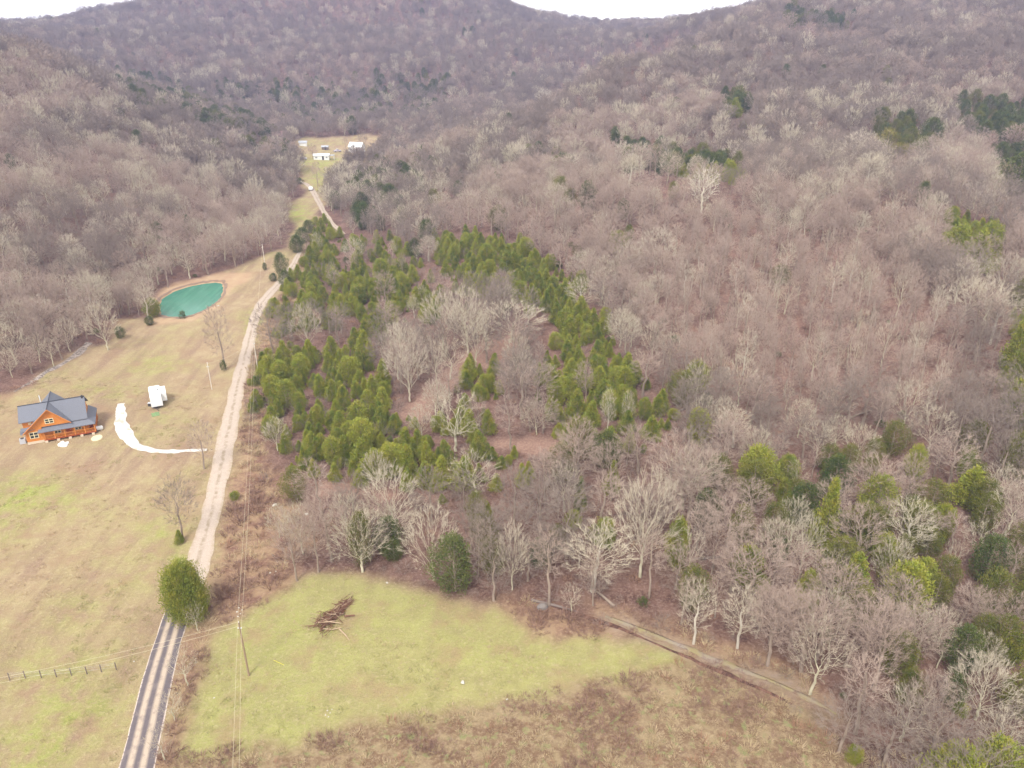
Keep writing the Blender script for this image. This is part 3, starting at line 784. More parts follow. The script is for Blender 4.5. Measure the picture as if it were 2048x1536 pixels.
# --- trees one can point at -------------------------------------------------
N = [
 # lone trees of the left field
 ('fan',216,700,594,78,'wide bare tree with a round fan crown between the creek and the lone cedar'),
 ('slim',259,630,553,38,'slender bare tree standing left of the pond at the foot of the wooded hill'),
 ('white',298,640,562,46,'small pale-barked bare tree beside the left tip of the green pond'),
 ('round',452,738,608,66,'tall dark-trunked bare tree alone in the grass uphill of the white camper'),
 ('round',409,938,842,62,'bare tree forking low where the white gravel driveway meets the dirt road'),
 ('grey',366,1078,952,86,'hazy grey bare tree leaning beside the dirt road, above a small green cedar'),
 ('gnarl',362,1218,1160,54,'bare lichen-grey tree in front of the big dome-shaped cedar by the road'),
 ('gnarl',396,1262,1205,50,'low bare tree on the right verge just below the dome-shaped cedar'),
 ('gnarl',376,1372,1290,70,'crooked pale bare tree leaning over the right verge of the paved road'),
 ('gnarl',350,1440,1375,64,'tangled bare tree overhanging the paved road near its lower end'),
 ('gnarl',330,1520,1450,70,'tangled bare tree at the bottom edge of the photo beside the paved road'),
 # field edge
 ('round',594,1162,1015,80,'slender pale bare tree leaning at the upper left corner of the mown meadow'),
 ('round',637,1144,992,74,'thin bare tree second from the left in the row above the brush pile'),
 ('round',664,1122,975,112,'broad bare tree with a twin trunk above the brush pile'),
 ('fan',606,1108,1000,80,'pale bushy bare tree behind the two leftmost trees of the meadow edge'),
 ('fan',700,1094,984,92,'pale wide-crowned bare tree uphill of the twin-trunked one above the brush pile'),
 ('round',748,1080,985,80,'greyish bare tree between the twin-trunked tree and the leaning white trunk'),
 ('fan',560,1075,1005,56,'low bare bushy tree at the left end of the wood, nearest to the wires'),
 ('white',790,1094,1008,92,'white-trunked bare tree leaning left among dark cedars above the meadow'),
 ('fan',866,1160,1012,136,'big many-limbed bare tree rising behind the meadow edge left of the sprawling cedar'),
 ('round',957,1152,1036,62,'bare tree with straight pale trunk just right of the sprawling cedar on the meadow edge'),
 ('fan',1024,1180,1034,84,'bare tree with drooping lower branches between two slim trees above the red-brown brambles'),
 ('slim',1098,1212,1052,84,'tall bare tree standing right behind the grey boulder at the meadow edge'),
 ('gnarl',1143,1226,1160,52,'small crooked bare tree above the ditch, right of the grey boulder'),
 ('round',1186,1212,1092,60,'bare tree leaning over the ditch, left of the start of the grassy track'),
 ('fan',1280,1154,924,158,'tallest bare tree of the slope, a long pale trunk under a huge round crown'),
 ('slim',1298,1196,1052,64,'thin straight bare tree directly below the tallest pale-trunked tree'),
 ('gnarl',1374,1168,1040,66,'crooked bare tree with kinked trunk, right of the oval cedar on the slope'),
 ('round',1423,1147,1038,76,'bare tree with bushy crown between the crooked tree and the round cedar'),
 ('white',1387,1288,1165,92,'grey-white bare tree standing on the upper side of the grassy track, left one of two'),
 ('white',1475,1296,1168,98,'grey-white bare tree with a star-like low fork beside the grassy track, right one of two'),
 ('gnarl',1553,1243,1180,56,'small pale bare tree at the dark wood edge right of the two grey-white track trees'),
 ('gnarl',1620,1388,1228,136,'sprawling bare tree with crooked pinkish limbs in the lower right, next to the rough field'),
 ('fan',1600,1140,1018,74,'spiky bare tree with straight radiating branches left of the paired tall cedars'),
 # middle
 ('fan',820,803,648,98,'pale thick-trunked bare tree with a tall dome crown left of the red-brown clearing'),
 ('fan',886,700,572,112,'pale bushy bare tree, left one of the tall pair behind the red-brown clearing'),
 ('fan',935,706,570,110,'pale bushy bare tree, right one of the tall pair behind the red-brown clearing'),
 ('fan',1021,684,596,156,'widest pale bare tree, its low limbs fanned out at the top of the red-brown clearing'),
 ('grey',1042,838,684,134,'violet-grey bare tree with a dense rounded crown between two cedar thickets'),
 ('gnarl',913,902,776,134,'gnarled yellowish-grey bare tree standing at the lower end of the red-brown clearing'),
 ('gnarl',874,778,655,62,'thin crooked bare tree leaning in the middle of the red-brown clearing'),
 ('gnarl',954,996,894,130,'bare tree with thick zigzag pale limbs right of the lowest cedars'),
 ('fan',710,530,470,56,'bare pale tree rising above the cedars just right of the dirt road bend'),
 ('slim',671,588,536,36,'small feathery bare tree alone among the cedars right of the upper dirt road'),
 ('grey',1370,974,852,124,'dense grey bare tree at the right end of the cedar thicket'),
 ('white',1164,625,552,70,'pale bare tree rising out of the right-hand cedar thicket, near its top'),
 ('white',1215,872,772,36,'slim dead white tree standing among the cedars at the lower right of the thicket'),
 ('white',1252,858,780,30,'slim dead white tree at the right rim of the cedar thicket'),
 ('slim',1285,792,695,72,'pale bare tree with lichen branches just above the right rim of the cedar thicket'),
 ('round',1398,780,640,66,'bare tree with tall straight trunk standing beside the rounded dark-olive cedar on the open slope'),
 ('sycamore',1402,426,334,70,'bright white sycamore shining on the ridge below the dark ravine'),
 ('sycamore',1086,220,176,40,'small white sycamore standing out on the upper left shoulder of the big hill'),
 ('gnarl',1568,628,555,62,'pale bare tree with curling branches on the leaf-covered slope'),
 ('gnarl',1637,700,638,40,'broken white snag on the leaf-covered slope'),
 ('slim',1668,652,575,56,'bare tree with a thick dark trunk on the leaf-covered slope'),
 ('fan',1923,646,545,92,'broad pale bare tree below the cedar clump on the right slope, left one of two'),
 ('fan',1966,650,552,134,'broad pale bare tree below the cedar clump on the right slope, right one of two'),
 ('slim',1806,1018,948,72,'pale spreading bare tree between two olive cedars on the lower right slope'),
 ('gnarl',1902,1150,1075,54,'small crooked bare tree right of the little round cedar on the lower right'),
 ('gnarl',1951,1134,1035,92,'bare tree with S-shaped pale trunk near the right edge'),
 ('round',1765,1232,1130,66,'pinkish bare tree right of the pointed double-topped cedar'),
 ('gnarl',1873,1336,1250,60,'bare tree leaning left of the dark cedar in the lower right corner'),
 ('round',1960,1274,1188,92,'grey bare tree above the dark cedar in the lower right corner'),
 ('fan',1960,1398,1308,80,'round pinkish bare tree just below the dark cedar in the lower right corner'),
 ('white',1976,1518,1420,104,'whitish bare tree with a flat round crown at the very bottom right'),
 ('gnarl',1802,1482,1370,136,'wide bare tree with level limbs at the bottom, left of the whitish round-crowned one'),
 ('round',1748,1382,1210,120,'large tangled bare tree right of the sprawling pinkish-limbed one'),
 # far clearing
 ('round',636,374,322,26,'small bare yard tree on the grass beside the far end of the lane'),
 ('grey',590,300,262,34,'rusty-grey bare tree beside the purple-roofed barn'),
 ('round',626,318,286,22,'bare tree at the left end of the white mobile home'),
 ('slim',692,304,272,16,'thin bare tree left of the white farmhouse'),
 ('grey',728,300,260,26,'dark grey bare tree right behind the white farmhouse'),
]
for t in N: tree_px(*t, cat='bare tree') if len(t) == 6 else None
E = [
 ('dome',382,1238,1138,82,'large dome-shaped olive cedar at the join of the paved and dirt roads'),
 ('cedar',361,1086,1060,22,'small dark cedar on a green patch left of the dirt road'),
 ('cedar_round',471,999,983,20,'little round cedar bush right of the dirt road, below the thicket'),
 ('cedar_dark',241,676,653,20,'lone dark-green cedar in the grass between the fan-crowned tree and the pond'),
 ('bush',366,637,623,14,'tiny round bush at the near edge of the pond'),
 ('cedar_round',308,634,598,32,'olive cedar hugging the left tip of the pond'),
 ('cedar_dark',300,650,632,18,'low evergreen bush just below the left tip of the pond'),
 ('cedar_dark',530,540,525,9,'tiny dark cedar left of the upper dirt road, under the pole'),
 ('cedar_dark',563,548,506,28,'tall dark cedar clump left of the upper dirt road'),
 ('cedar_dark',548,562,546,16,'low dark cedar at the foot of the tall clump left of the upper dirt road'),
 ('cedar_dark',572,574,540,24,'dark cedar on the right verge of the upper dirt road bend'),
 ('cedar_dark',595,505,470,30,'nearest dark cedar of the three in a row beside the upper lane'),
 ('cedar_dark',606,486,455,26,'middle dark cedar of the three in a row beside the upper lane'),
 ('cedar_dark',618,466,440,24,'farthest dark cedar of the three in a row beside the upper lane'),
 ('bush',448,741,722,12,'small bush at the foot of the tall dark-trunked tree'),
 ('airy',728,1130,1026,46,'tall narrow dark cedar at the meadow edge, overgrown with grey branches'),
 ('cedar_dark',778,1100,1036,60,'dark cedar behind the leaning white trunk above the meadow'),
 ('cedar_dark',788,1120,1082,40,'low dark cedar at the foot of the leaning white trunk'),
 ('cedar_dark',912,1182,1074,86,'sprawling dark-green cedar hanging over the meadow edge'),
 ('cedar_round',1351,1138,1040,48,'tall oval olive cedar right of the tallest pale-trunked tree'),
 ('cedar_round',1491,1172,1096,62,'round yellow-olive cedar alone on the dark slope'),
 ('cedar_round',1520,1186,1152,38,'small olive cedar just below the round yellow-olive one'),
 ('cedar',1225,988,922,38,'narrow olive cedar between bare trees below the cedar thicket'),
 ('cedar',1160,1022,955,30,'thin curved-looking bright cedar below the cedar thicket'),
 ('cedar_round',1146,1058,1022,34,'small rounded cedar below the thin bright one'),
 ('cedar_round',1210,1092,1040,52,'low spreading cedar in the middle of the lower slope'),
 ('cedar',974,1034,1002,24,'little pointed cedar behind the field-edge trees'),
 ('cedar',1645,1096,958,62,'tall olive cedar, left one of the tall pair on the lower right slope'),
 ('airy',1724,1072,1006,84,'broad olive cedar, right one of the tall pair on the lower right slope'),
 ('cedar_round',1761,1126,1070,54,'round golden-olive cedar below the tall pair'),
 ('cedar',1699,1208,1108,88,'pointed double-topped bronze-green cedar in the lower right'),
 ('cedar_round',1840,1174,1120,56,'little round bright-olive cedar right of the pointed double-topped one'),
 ('airy',1860,1032,962,68,'olive cedar high on the lower right slope, left of the tallest bright one'),
 ('cedar',1935,1010,936,84,'bright olive cedar, highest on the right side of the lower slope'),
 ('airy',1852,1108,1058,64,'dull olive cedar between the golden-olive and the small bright-olive one'),
 ('cedar_dark',1914,1344,1256,72,'large dark-green cedar in the lower right corner'),
 ('cedar_round',1608,1228,1146,48,'bright green cedar at the dark wood edge right of the track'),
 ('cedar_round',1707,1526,1494,32,'small olive cedar alone at the bottom right beside the rough field'),
 ('cedar_round',1918,1432,1408,30,'small yellowish cedar right of the sprawling trees at the bottom right'),
 ('airy',2034,1432,1350,76,'dark olive cedar cut by the right edge of the photo, near the bottom'),
 ('cedar_round',1390,784,724,52,'rounded dark-olive cedar standing alone on the open slope'),
 ('cedar_dark',1414,808,786,26,'small dark cedar leaning just below the lone rounded cedar'),
 ('cedar',1132,886,848,22,'small pointed cedar standing apart at the foot of the thicket'),
 ('cedar_round',1345,838,818,26,'small round cedar at the right end of the tan clearing'),
 ('cedar_dark',2026,392,306,68,'big dark evergreen at the right edge, high on the hill'),
 ('cedar_dark',1856,296,236,44,'blue-green pine standing high on the right hill beside yellow-green trees'),
 ('yellow',1770,312,256,44,'yellow-green tree left of the blue-green pine, upper one'),
 ('yellow',1800,322,286,46,'yellow-green tree left of the blue-green pine, lower one'),
 ('yellow',1826,278,258,24,'small golden bush just above and left of the blue-green pine'),
 ('cedar',1468,235,196,34,'olive cedar alone on the upper flank of the big hill'),
 ('cedar',1486,256,238,20,'small orange-brown cedar just below the lone olive one on the upper flank'),
 ('cedar_dark',706,268,232,24,'dark cedar standing in front of the far wood edge above the far pasture'),
 ('airy',1558,568,530,40,'faint olive cedar half hidden on the leaf-covered slope'),
 ('cedar_round',1908,522,452,54,'olive cedar in the clump on the right slope, left one of three'),
 ('cedar',1948,548,462,64,'tallest olive cedar of the clump on the right slope, middle one'),
 ('cedar_round',1972,512,446,50,'olive cedar in the clump on the right slope, right one of three'),
 ('cedar',2022,742,640,62,'olive cedar at the right edge, uppermost of the column of five'),
 ('airy',2044,800,690,70,'loose olive cedar at the right edge, second from the top of the column of five'),
 ('cedar_round',2026,850,762,66,'golden olive cedar at the right edge, middle one of the column of five'),
 ('cedar',2046,905,800,70,'bright olive cedar at the right edge, fourth from the top of the column'),
 ('airy',2030,960,868,62,'olive cedar at the right edge, lowest of the column of five'),
 ('bush',598,368,356,16,'dark bush at the end of the lane in the far clearing'),
]
for t in E:
    tree_px(*t, cat='evergreen tree' if t[0] != 'bush' else 'bush')
NB, NE = len(N), len(E)

# ------------------------------------------------------------------ filler woods
rs = np.random.RandomState(7)
def cell_points(x0, x1, y0, y1, s):
    gx, gy = np.meshgrid(np.arange(x0, x1, s), np.arange(y0, y1, s))
    x = gx.ravel() + rs.uniform(-.48, .48, gx.size) * s; y = gy.ravel() + rs.uniform(-.48, .48, gx.size) * s
    return x, y
pts = []
for y0, y1, s in ((30, 130, 3.9), (130, 230, 4.2), (230, 420, 4.8), (420, 700, 5.8), (700, 1200, 6.6), (1200, 1500, 9.5)):
    xm = 60 + y1 * .82
    x, y = cell_points(-xm, xm, y0, y1, s); pts.append(np.stack([x, y], 1))
pts = np.concatenate(pts); px_, py_ = pts[:, 0], pts[:, 1]
pz_ = hz(px_, py_)
u_, v_ = project(px_, py_, pz_)
keep = (u_ > -260) & (u_ < 2310) & (v_ < 1720)
nearz = py_ < 640
op = (inside(OPEN, u_, v_) | inside(FARFIELD, u_, v_)) & nearz
road_ok = ~op
keep &= ~op
keep &= ~((py_ < 150) & (inside(SCRUB, u_, v_) | inside(BANK, u_, v_)))
isbare = np.zeros(len(px_), bool)
for p in BARESPOTS[:2]: isbare |= inside(p, u_, v_) & nearz
keep &= ~(isbare & (rs.rand(len(px_)) < .72))
keep &= ~(inside(TRAIL, u_, v_) & nearz) & ~(inside(BANK2, u_, v_) & nearz & (rs.rand(len(px_)) < .6))
keep &= ~(inside(DAM, u_, v_) & (py_ < 400))
for tx, ty, tr in TAKEN: keep &= np.hypot(px_ - tx, py_ - ty) > max(tr, 1.2)
# keep them off the roads
for (x, y, w) in RPTS: keep &= np.hypot(px_ - x, py_ - y) > w / 2 + 2.5
# thin, open stand on the leaf-covered slope
OPENSLOPE = [(1330,480),(1650,470),(1900,620),(1900,800),(1750,850),(1500,820),(1380,760),(1320,620)]
slope_open = inside(OPENSLOPE, u_, v_) & nearz
rscr = inside(SCRUB, u_, v_) & nearz
edge_dark = 0
prob_c = np.full(len(px_), .006)
prob_c[(u_ > 900) & (v_ > 880) & nearz] = .12; prob_c[(u_ > 620) & (u_ < 1400) & (v_ > 330) & (v_ < 560) & nearz] = .05
for poly, pr in CEDARS:
    m_ = inside(poly, u_, v_) & (py_ < 1200); prob_c[m_] = pr
ever = rs.rand(len(px_)) < prob_c
dens = np.ones(len(px_))
dens[(~ever) & (prob_c > .5)] = .34
dens[(~ever) & (py_ < 130)] = .72
dens[slope_open] = 1.0
keep &= rs.rand(len(px_)) < dens
px_, py_, pz_, u_, v_, ever, slope_open, prob_c = (a[keep] for a in (px_, py_, pz_, u_, v_, ever, slope_open, prob_c))
n = len(px_)
hp = 11.5 * FPX / (py_ * cP - (pz_ - CAMH) * sP)
def on_lane(u, v, w, tol):
    k = np.zeros(u.shape, bool)
    for L_ in (DIRT, LANE2):
        vv = [p[1] for p in L_][::1 if L_ is DIRT else -1]; uu = [p[0] for p in L_][::1 if L_ is DIRT else -1]
        cu = np.interp(v, vv, uu); k |= (v > vv[0]) & (v < vv[-1]) & (np.abs(u - cu) < w * .5 + tol)
    return k
bad = np.zeros(n, bool)
for f_ in (.25, .5, .75, .95): bad |= on_lane(u_ + .0 * hp, v_ - hp * f_, hp * .55, 4)
inced = np.zeros(n, bool)
for poly, pr in [c_ for c_ in CEDARS if c_[1] >= .5]: inced |= inside(poly, u_, v_ - hp * .35) | inside(poly, u_, v_ - hp * .7)
ok = ~(bad & (py_ < 480)) & ~(inced & ~ever & (rs.rand(n) < .55)) & ~(bad & ever)
px_, py_, pz_, u_, v_, ever, slope_open, prob_c = (a[ok] for a in (px_, py_, pz_, u_, v_, ever, slope_open, prob_c)); n = len(px_)
big = vnoise(px_, py_, 45, 31); sm_ = vnoise(px_, py_, 14, 32)
# extra small cedars packed in the thickets
ex, ey = cell_points(-160, 130, 100, 420, 2.9); ez = hz(ex, ey); eu, ev = project(ex, ey, ez)
kk = np.zeros(len(ex), bool)
for poly, pr in CEDARS[:8]: kk |= inside(poly, eu, ev) & (rs.rand(len(ex)) < pr * .72) & (vnoise(ex, ey, 7, 40) > .37)
for tx, ty, tr in TAKEN: kk &= np.hypot(ex - tx, ey - ty) > max(tr * .8, 1.0)
for p in BARESPOTS: kk &= ~inside(p, eu, ev)
kk &= ~inside(OPEN, eu, ev)
ex, ey, ez, eu, ev = (a[kk] for a in (ex, ey, ez, eu, ev))
# scattered little cedars in the scrub beside the road
sx, sy = cell_points(-110, 20, 90, 240, 3.6); sz = hz(sx, sy); su, sv = project(sx, sy, sz)
kk = inside(SCRUB, su, sv) & (sv < 1000) & (su > 488) & (rs.rand(len(sx)) < .10)
sx, sy, sz, su, sv = (a[kk] for a in (sx, sy, sz, su, sv))

def region(u, v, y):
    if y > 560: return ('on the far hills', 'far')
    if u < 600 and v < 720: return ('on the wooded hill above the pond', 'left hill')
    if u < 560 : return ('in the wood beside the creek', 'creek')
    if v > 1150 and u > 1450: return ('right of the grassy track', 'lower right')
    if v > 990 and u > 1450: return ('among the tall lower-right cedars', 'right cedars')
    if v > 880: return ('between meadow and cedar thickets', 'belt')
    if u > 1300: return ('on the leaf-covered slope', 'right slope')
    if v > 640: return ('around the cedar thickets', 'thickets')
    return ('uphill behind the cedar thickets', 'behind thickets')
BW = ['small', 'medium-sized', 'tall']
cand = {'bare': [], 'ever': []}
stuff = {'bare': [], 'ever': []}
BKEYS = ['round', 'grey', 'fan', 'slim', 'gnarl', 'white']
EKEYS = ['cedar', 'cedar_round', 'cedar_dark', 'airy', 'yellow']
def add_tree(kind, key, x, y, z, h, w, u, v, size):
    d = y * cP - (z - CAMH) * sP
    infr = (-40 < u < 2090) and (-60 < v < 1600)
    cand[kind].append((-(h * w) / d / d if infr else 0, key, x, y, z, h, w, u, v))
for i in range(n):
    x, y, z, u, v = px_[i], py_[i], pz_[i], u_[i], v_[i]
    if ever[i]:
        r_ = rnd.random()
        if prob_c[i] > .5 and y < 300: key = 'cedar' if r_ < .75 else 'cedar_round'; h = rnd.uniform(2.6, 6.4); w = h * rnd.uniform(.62, .90)
        elif y > 240: key = 'cedar_dark' if r_ < .7 else 'airy'; h = rnd.uniform(5.5, 9.5); w = h * rnd.uniform(.55, .8)
        else: key = 'airy' if r_ < .75 else 'cedar_dark' if r_ < .85 else 'cedar_round'; h = rnd.uniform(4.5, 8.5); w = h * rnd.uniform(.55, .8)
        add_tree('ever', key, x, y, z, h, w, u, v, 0)
    else:
        r_ = rnd.random()
        if slope_open[i]:
            key = 'slim' if r_ < .55 else 'round' if r_ < .8 else 'gnarl' if r_ < .93 else 'white'
            h = rnd.uniform(7, 11.5); w = h * rnd.uniform(.36, .58)
        else:
            key = ('grey' if big[i] > .55 else 'round') if r_ < .60 else 'fan' if r_ < .76 else 'slim' if r_ < .90 else 'gnarl' if r_ < .975 else 'white'
            h = rnd.uniform(6.8, 11.8) * (.78 + .45 * sm_[i]); w = h * rnd.uniform(.62, 1.0)
            if key == 'slim': w *= .65
            if prob_c[i] > .5: h *= .8; w *= .6
            if y > 420: key = 'grey' if rnd.random() < .62 else key; w *= 1.15
        add_tree('bare', key, x, y, z, h, w, u, v, 0)
for i in range(len(ex)):
    h = rnd.uniform(1.3, 5.0); add_tree('ever', 'cedar' if rnd.random() < .85 else 'cedar_round', ex[i], ey[i], ez[i], h, h * rnd.uniform(.65, .95), eu[i], ev[i], 0)
for i in range(len(sx)):
    h = rnd.uniform(1.4, 3.4); add_tree('ever', 'cedar_round', sx[i], sy[i], sz[i], h, h * rnd.uniform(.8, 1.1), su[i], sv[i], 0)
GL = {'bare': {
 'round': 'grey-brown bare tree with a rounded twiggy crown', 'grey': 'violet-grey bare tree with a dense hazy crown', 'fan': 'pale bare tree with a fan of rising limbs',
 'slim': 'slender bare tree with a narrow crown', 'gnarl': 'bare tree with crooked yellowish-grey limbs', 'white': 'whitish-barked bare tree'},
 'ever': {'cedar': 'pointed olive-green cedar', 'cedar_round': 'rounded olive-green cedar', 'cedar_dark': 'dark green evergreen', 'airy': 'loose open-crowned olive evergreen', 'yellow': 'yellow-green tree'}}
for kind, lim_n in (('bare', 300 - NB), ('ever', 300 - NE)):
    cand[kind].sort(key=lambda t: t[0])
    for c_ in cand[kind][:lim_n]:
        _, key, x, y, z, h, w, u, v = c_
        ph, rg = region(u, v, y)
        ph = ph
        plant(key, x, y, h, w, GL[kind][key] + ' ' + ph, 'bare tree' if kind == 'bare' else 'evergreen tree', ('bare ' if kind == 'bare' else 'evergreen ') + GL[kind][key].split(' with')[0].replace('bare ', '') + ' trees, ' + rg)
    stuff[kind] = cand[kind][lim_n:]
print('FILLER', len(cand['bare']), len(cand['ever']))

# ------------------------------------------------------------------ one-object masses (instances on points)
LIB = bpy.data.collections.new('tree_kinds')     # only referenced by the scatter nodes
def lib_collection(name, entries):
    """entries: list of mesh lists; each list joined as one mesh"""
    c = bpy.data.collections.new(name)
    for i, ms in enumerate(entries):
        V = []; F = []; mats = []; mi = []
        for m_ in ms:
            o = len(V)
            co = np.empty(len(m_.vertices) * 3, np.float32); m_.vertices.foreach_get('co', co)
            V += co.reshape(-1, 3).tolist()
            for p in m_.polygons: F.append(tuple(a + o for a in p.vertices)); mi.append(len(mats))
            mats.append(m_.materials[0])
        me_ = bpy.data.meshes.new(f'{name}_{i:02d}'); me_.from_pydata(V, [], F)
        for m_ in mats: me_.materials.append(m_)
        me_.polygons.foreach_set('material_index', mi); me_.update()
        o = bpy.data.objects.new(f'{name}_{i:02d}', me_); c.objects.link(o)
    return c
def scatter(name, coll, pts, rot, scl, idx, label=None):
    me_ = bpy.data.meshes.new(name)
    n = len(pts); me_.vertices.add(n); me_.vertices.foreach_set('co', np.asarray(pts, np.float32).ravel())
    for an, ty, val in (('rot', 'FLOAT_VECTOR', rot), ('scl', 'FLOAT_VECTOR', scl)):
        a = me_.attributes.new(an, ty, 'POINT'); a.data.foreach_set('vector', np.asarray(val, np.float32).ravel())
    a = me_.attributes.new('pick', 'INT', 'POINT'); a.data.foreach_set('value', np.asarray(idx, np.int32))
    ng = bpy.data.node_groups.new(name, 'GeometryNodeTree')
    ng.interface.new_socket('Geometry', in_out='INPUT', socket_type='NodeSocketGeometry')
    ng.interface.new_socket('Geometry', in_out='OUTPUT', socket_type='NodeSocketGeometry')
    gi = ng.nodes.new('NodeGroupInput'); go = ng.nodes.new('NodeGroupOutput')
    ip = ng.nodes.new('GeometryNodeInstanceOnPoints'); ci = ng.nodes.new('GeometryNodeCollectionInfo')
    ci.inputs['Collection'].default_value = coll; ci.inputs['Separate Children'].default_value = True; ci.inputs['Reset Children'].default_value = True
    ng.links.new(gi.outputs[0], ip.inputs['Points']); ng.links.new(ci.outputs[0], ip.inputs['Instance'])
    ip.inputs['Pick Instance'].default_value = True
    for an, ty, sk in (('rot', 'FLOAT_VECTOR', 'Rotation'), ('scl', 'FLOAT_VECTOR', 'Scale'), ('pick', 'INT', 'Instance Index')):
        na = ng.nodes.new('GeometryNodeInputNamedAttribute'); na.data_type = ty; na.inputs['Name'].default_value = an
        ng.links.new(na.outputs[0], ip.inputs[sk])
    ng.links.new(ip.outputs[0], go.inputs[0])
    o = bpy.data.objects.new(name, me_); COL.objects.link(o)
    md = o.modifiers.new('scatter', 'NODES'); md.node_group = ng
    tag(o, label, kind='stuff'); return o
def far_bare(seeds, mt, mc, **kw):
    L = []
    for sd in seeds:
        T, C = bare_template(sd, **kw); L.append([T.data('far_trunk', mt), C.data('far_crown', mc)])
    return L
fars = far_bare([101, 102, 103], M_BARK, M_TWIG, H=13, W=10, style='round', detail=.55, tw_w=.085, twigs=10) +        far_bare([104, 105, 106], M_BARK, M_GREYT, H=13, W=10, style='round', detail=.55, tw_w=.085, twigs=10) +        far_bare([107, 108], M_PALEB, M_PALET, H=12, W=11, style='fan', detail=.55, tw_w=.075, twigs=8)
near_l = []; hw = []; keyidx = {}
for k in BKEYS:
    keyidx[k] = []
    for (a, b, H, W) in TPL[k]: keyidx[k].append(len(near_l)); near_l.append([a, b]); hw.append((H, W))
f0 = len(near_l); near_l += fars; hw += [(13, 10)] * 6 + [(12, 11)] * 2
cw = lib_collection('woodland_trees', near_l)
def emit(name, coll, items, hw, choose, label):
    P = []; Rr = []; S = []; I = []
    for (_, key, x, y, z, h, w, u, v) in items:
        k = choose(key, y); H, W = hw[k]
        P.append((x, y, z - .1)); Rr.append((0, 0, rnd.uniform(0, 6.28))); S.append((w / W, w / W, h / H)); I.append(k)
    scatter(name, coll, P, Rr, S, I, label)
def ch_b(key, y):
    if y < 330: return rnd.choice(keyidx[key])
    return f0 + (rnd.randrange(0, 3) if key in ('round', 'slim') else rnd.randrange(3, 6) if key == 'grey' else rnd.randrange(6, 8))
emit('woodland', cw, stuff['bare'], hw, ch_b, 'leafless grey-brown woodland covering the hills')
ev_l = []; ehw = []; ek = {}
for k in EKEYS:
    ek[k] = []
    for (a, b, H, W) in TPL[k]: ek[k].append(len(ev_l)); ev_l.append([a, b]); ehw.append((H, W))
emit('evergreen_wood', lib_collection('evergreen_kinds', ev_l), stuff['ever'], ehw, lambda key, y: rnd.choice(ek[key]), 'evergreens scattered through the woods and packed in thickets')

# ------------------------------------------------------------------ undergrowth, weeds
def tuft_template(seed, n, H, W, w, droop=.3):
    r = random.Random(seed); m_ = MB()
    for _ in range(n):
        a = r.uniform(0, 6.28); rr = W * .5 * math.sqrt(r.random()); b = Vector((math.cos(a) * rr, math.sin(a) * rr, -.03))
        d = Vector((math.cos(a) * r.uniform(0, 1.1), math.sin(a) * r.uniform(0, 1.1), 1)).normalized(); L = H * r.uniform(.5, 1.15)
        s_ = d.orthogonal().normalized(); s_.rotate(Matrix.Rotation(r.uniform(0, 6.28), 3, d)); s_ *= w * .5
        mid = b + d * L * .6; tip = b + d * L + Vector((math.cos(a), math.sin(a), -.4)) * L * droop
        o = len(m_.v); m_.v += [tuple(b - s_), tuple(b + s_), tuple(mid + s_ * .8), tuple(mid - s_ * .8), tuple(tip)]
        m_.f += [(o, o + 1, o + 2, o + 3), (o + 3, o + 2, o + 4)]
    return m_
def tuft_lib(name, specs):
    return lib_collection(name, [[tuft_template(sd, n_, H, W, w).data('tuft', mt)] for sd, n_, H, W, w, mt in specs])
def scatter_zone(name, coll, nk, cell, x0, x1, y0, y1, test, prob, smin, smax, label, kinds=None):
    x, y = cell_points(x0, x1, y0, y1, cell); z = hz(x, y); u, v = project(x, y, z)
    kk = test(x, y, u, v) & (rs.rand(len(x)) < prob) & (u > -150) & (u < 2200) & (v < 1640)
    for (X, Y, w) in RPTS: kk &= np.hypot(x - X, y - Y) > w / 2 + .5
    kk &= ~road_px(u, v)
    x, y, z = x[kk], y[kk], z[kk]; n = len(x)
    sc = rs.uniform(smin, smax, n); sh = rs.uniform(.75, 1.3, n)
    rot = np.zeros((n, 3)); rot[:, 2] = rs.uniform(0, 6.28, n)
    k = rs.randint(0, nk, n) if kinds is None else kinds(x, y, n)
    print(name, n)
    scatter(name, coll, np.stack([x, y, z - .02], 1), rot, np.stack([sc, sc, sc * sh], 1), k, label)
def road_px(u, v):
    k = np.zeros(u.shape, bool)
    vv = [p[1] for p in DIRT]; cu = np.interp(v, vv, [p[0] for p in DIRT]); cw_ = np.interp(v, vv, [p[2] for p in DIRT])
    k |= (v > 500) & (v < 1190) & (np.abs(u - cu) < cw_ * .55)
    return k
WL = tuft_lib('weed_kinds', [(1, 60, .8, 1.6, .05, M_BRUSH), (2, 70, .7, 1.8, .06, M_BRUSH), (3, 60, .6, 1.6, .06, M_STRAW), (4, 60, .55, 1.4, .05, M_STRAW), (5, 50, .9, 1.3, .05, M_RUST)])
def wk(x, y, n):
    f = vnoise(x, y, 9, 50) + (vnoise(x, y, 3.5, 51) - .5) * .6
    return np.where(f > .58, rs.randint(0, 2, n), np.where(rs.rand(n) < .12, 4, rs.randint(2, 4, n)))
scatter_zone('rough_weeds', WL, 5, 1.15, -60, 90, 34, 110, lambda x, y, u, v: inside(ROUGH, u, v) | ((v > 1500) & (u > 330) & (u < 1900)), .62, .5, 1.15, 'rust-brown and straw-coloured weeds of the rough field', wk)
scatter_zone('roadside_scrub', WL, 5, 1.3, -110, 60, 40, 270, lambda x, y, u, v: inside(SCRUB, u, v) | inside(ROADSIDE, u, v) | (inside(BANK, u, v) | inside(BANK2, u, v)) & ~inside(TRAIL, u, v), .55, .6, 1.5, 'reddish brambles and dry grass along the road and ditch', wk)
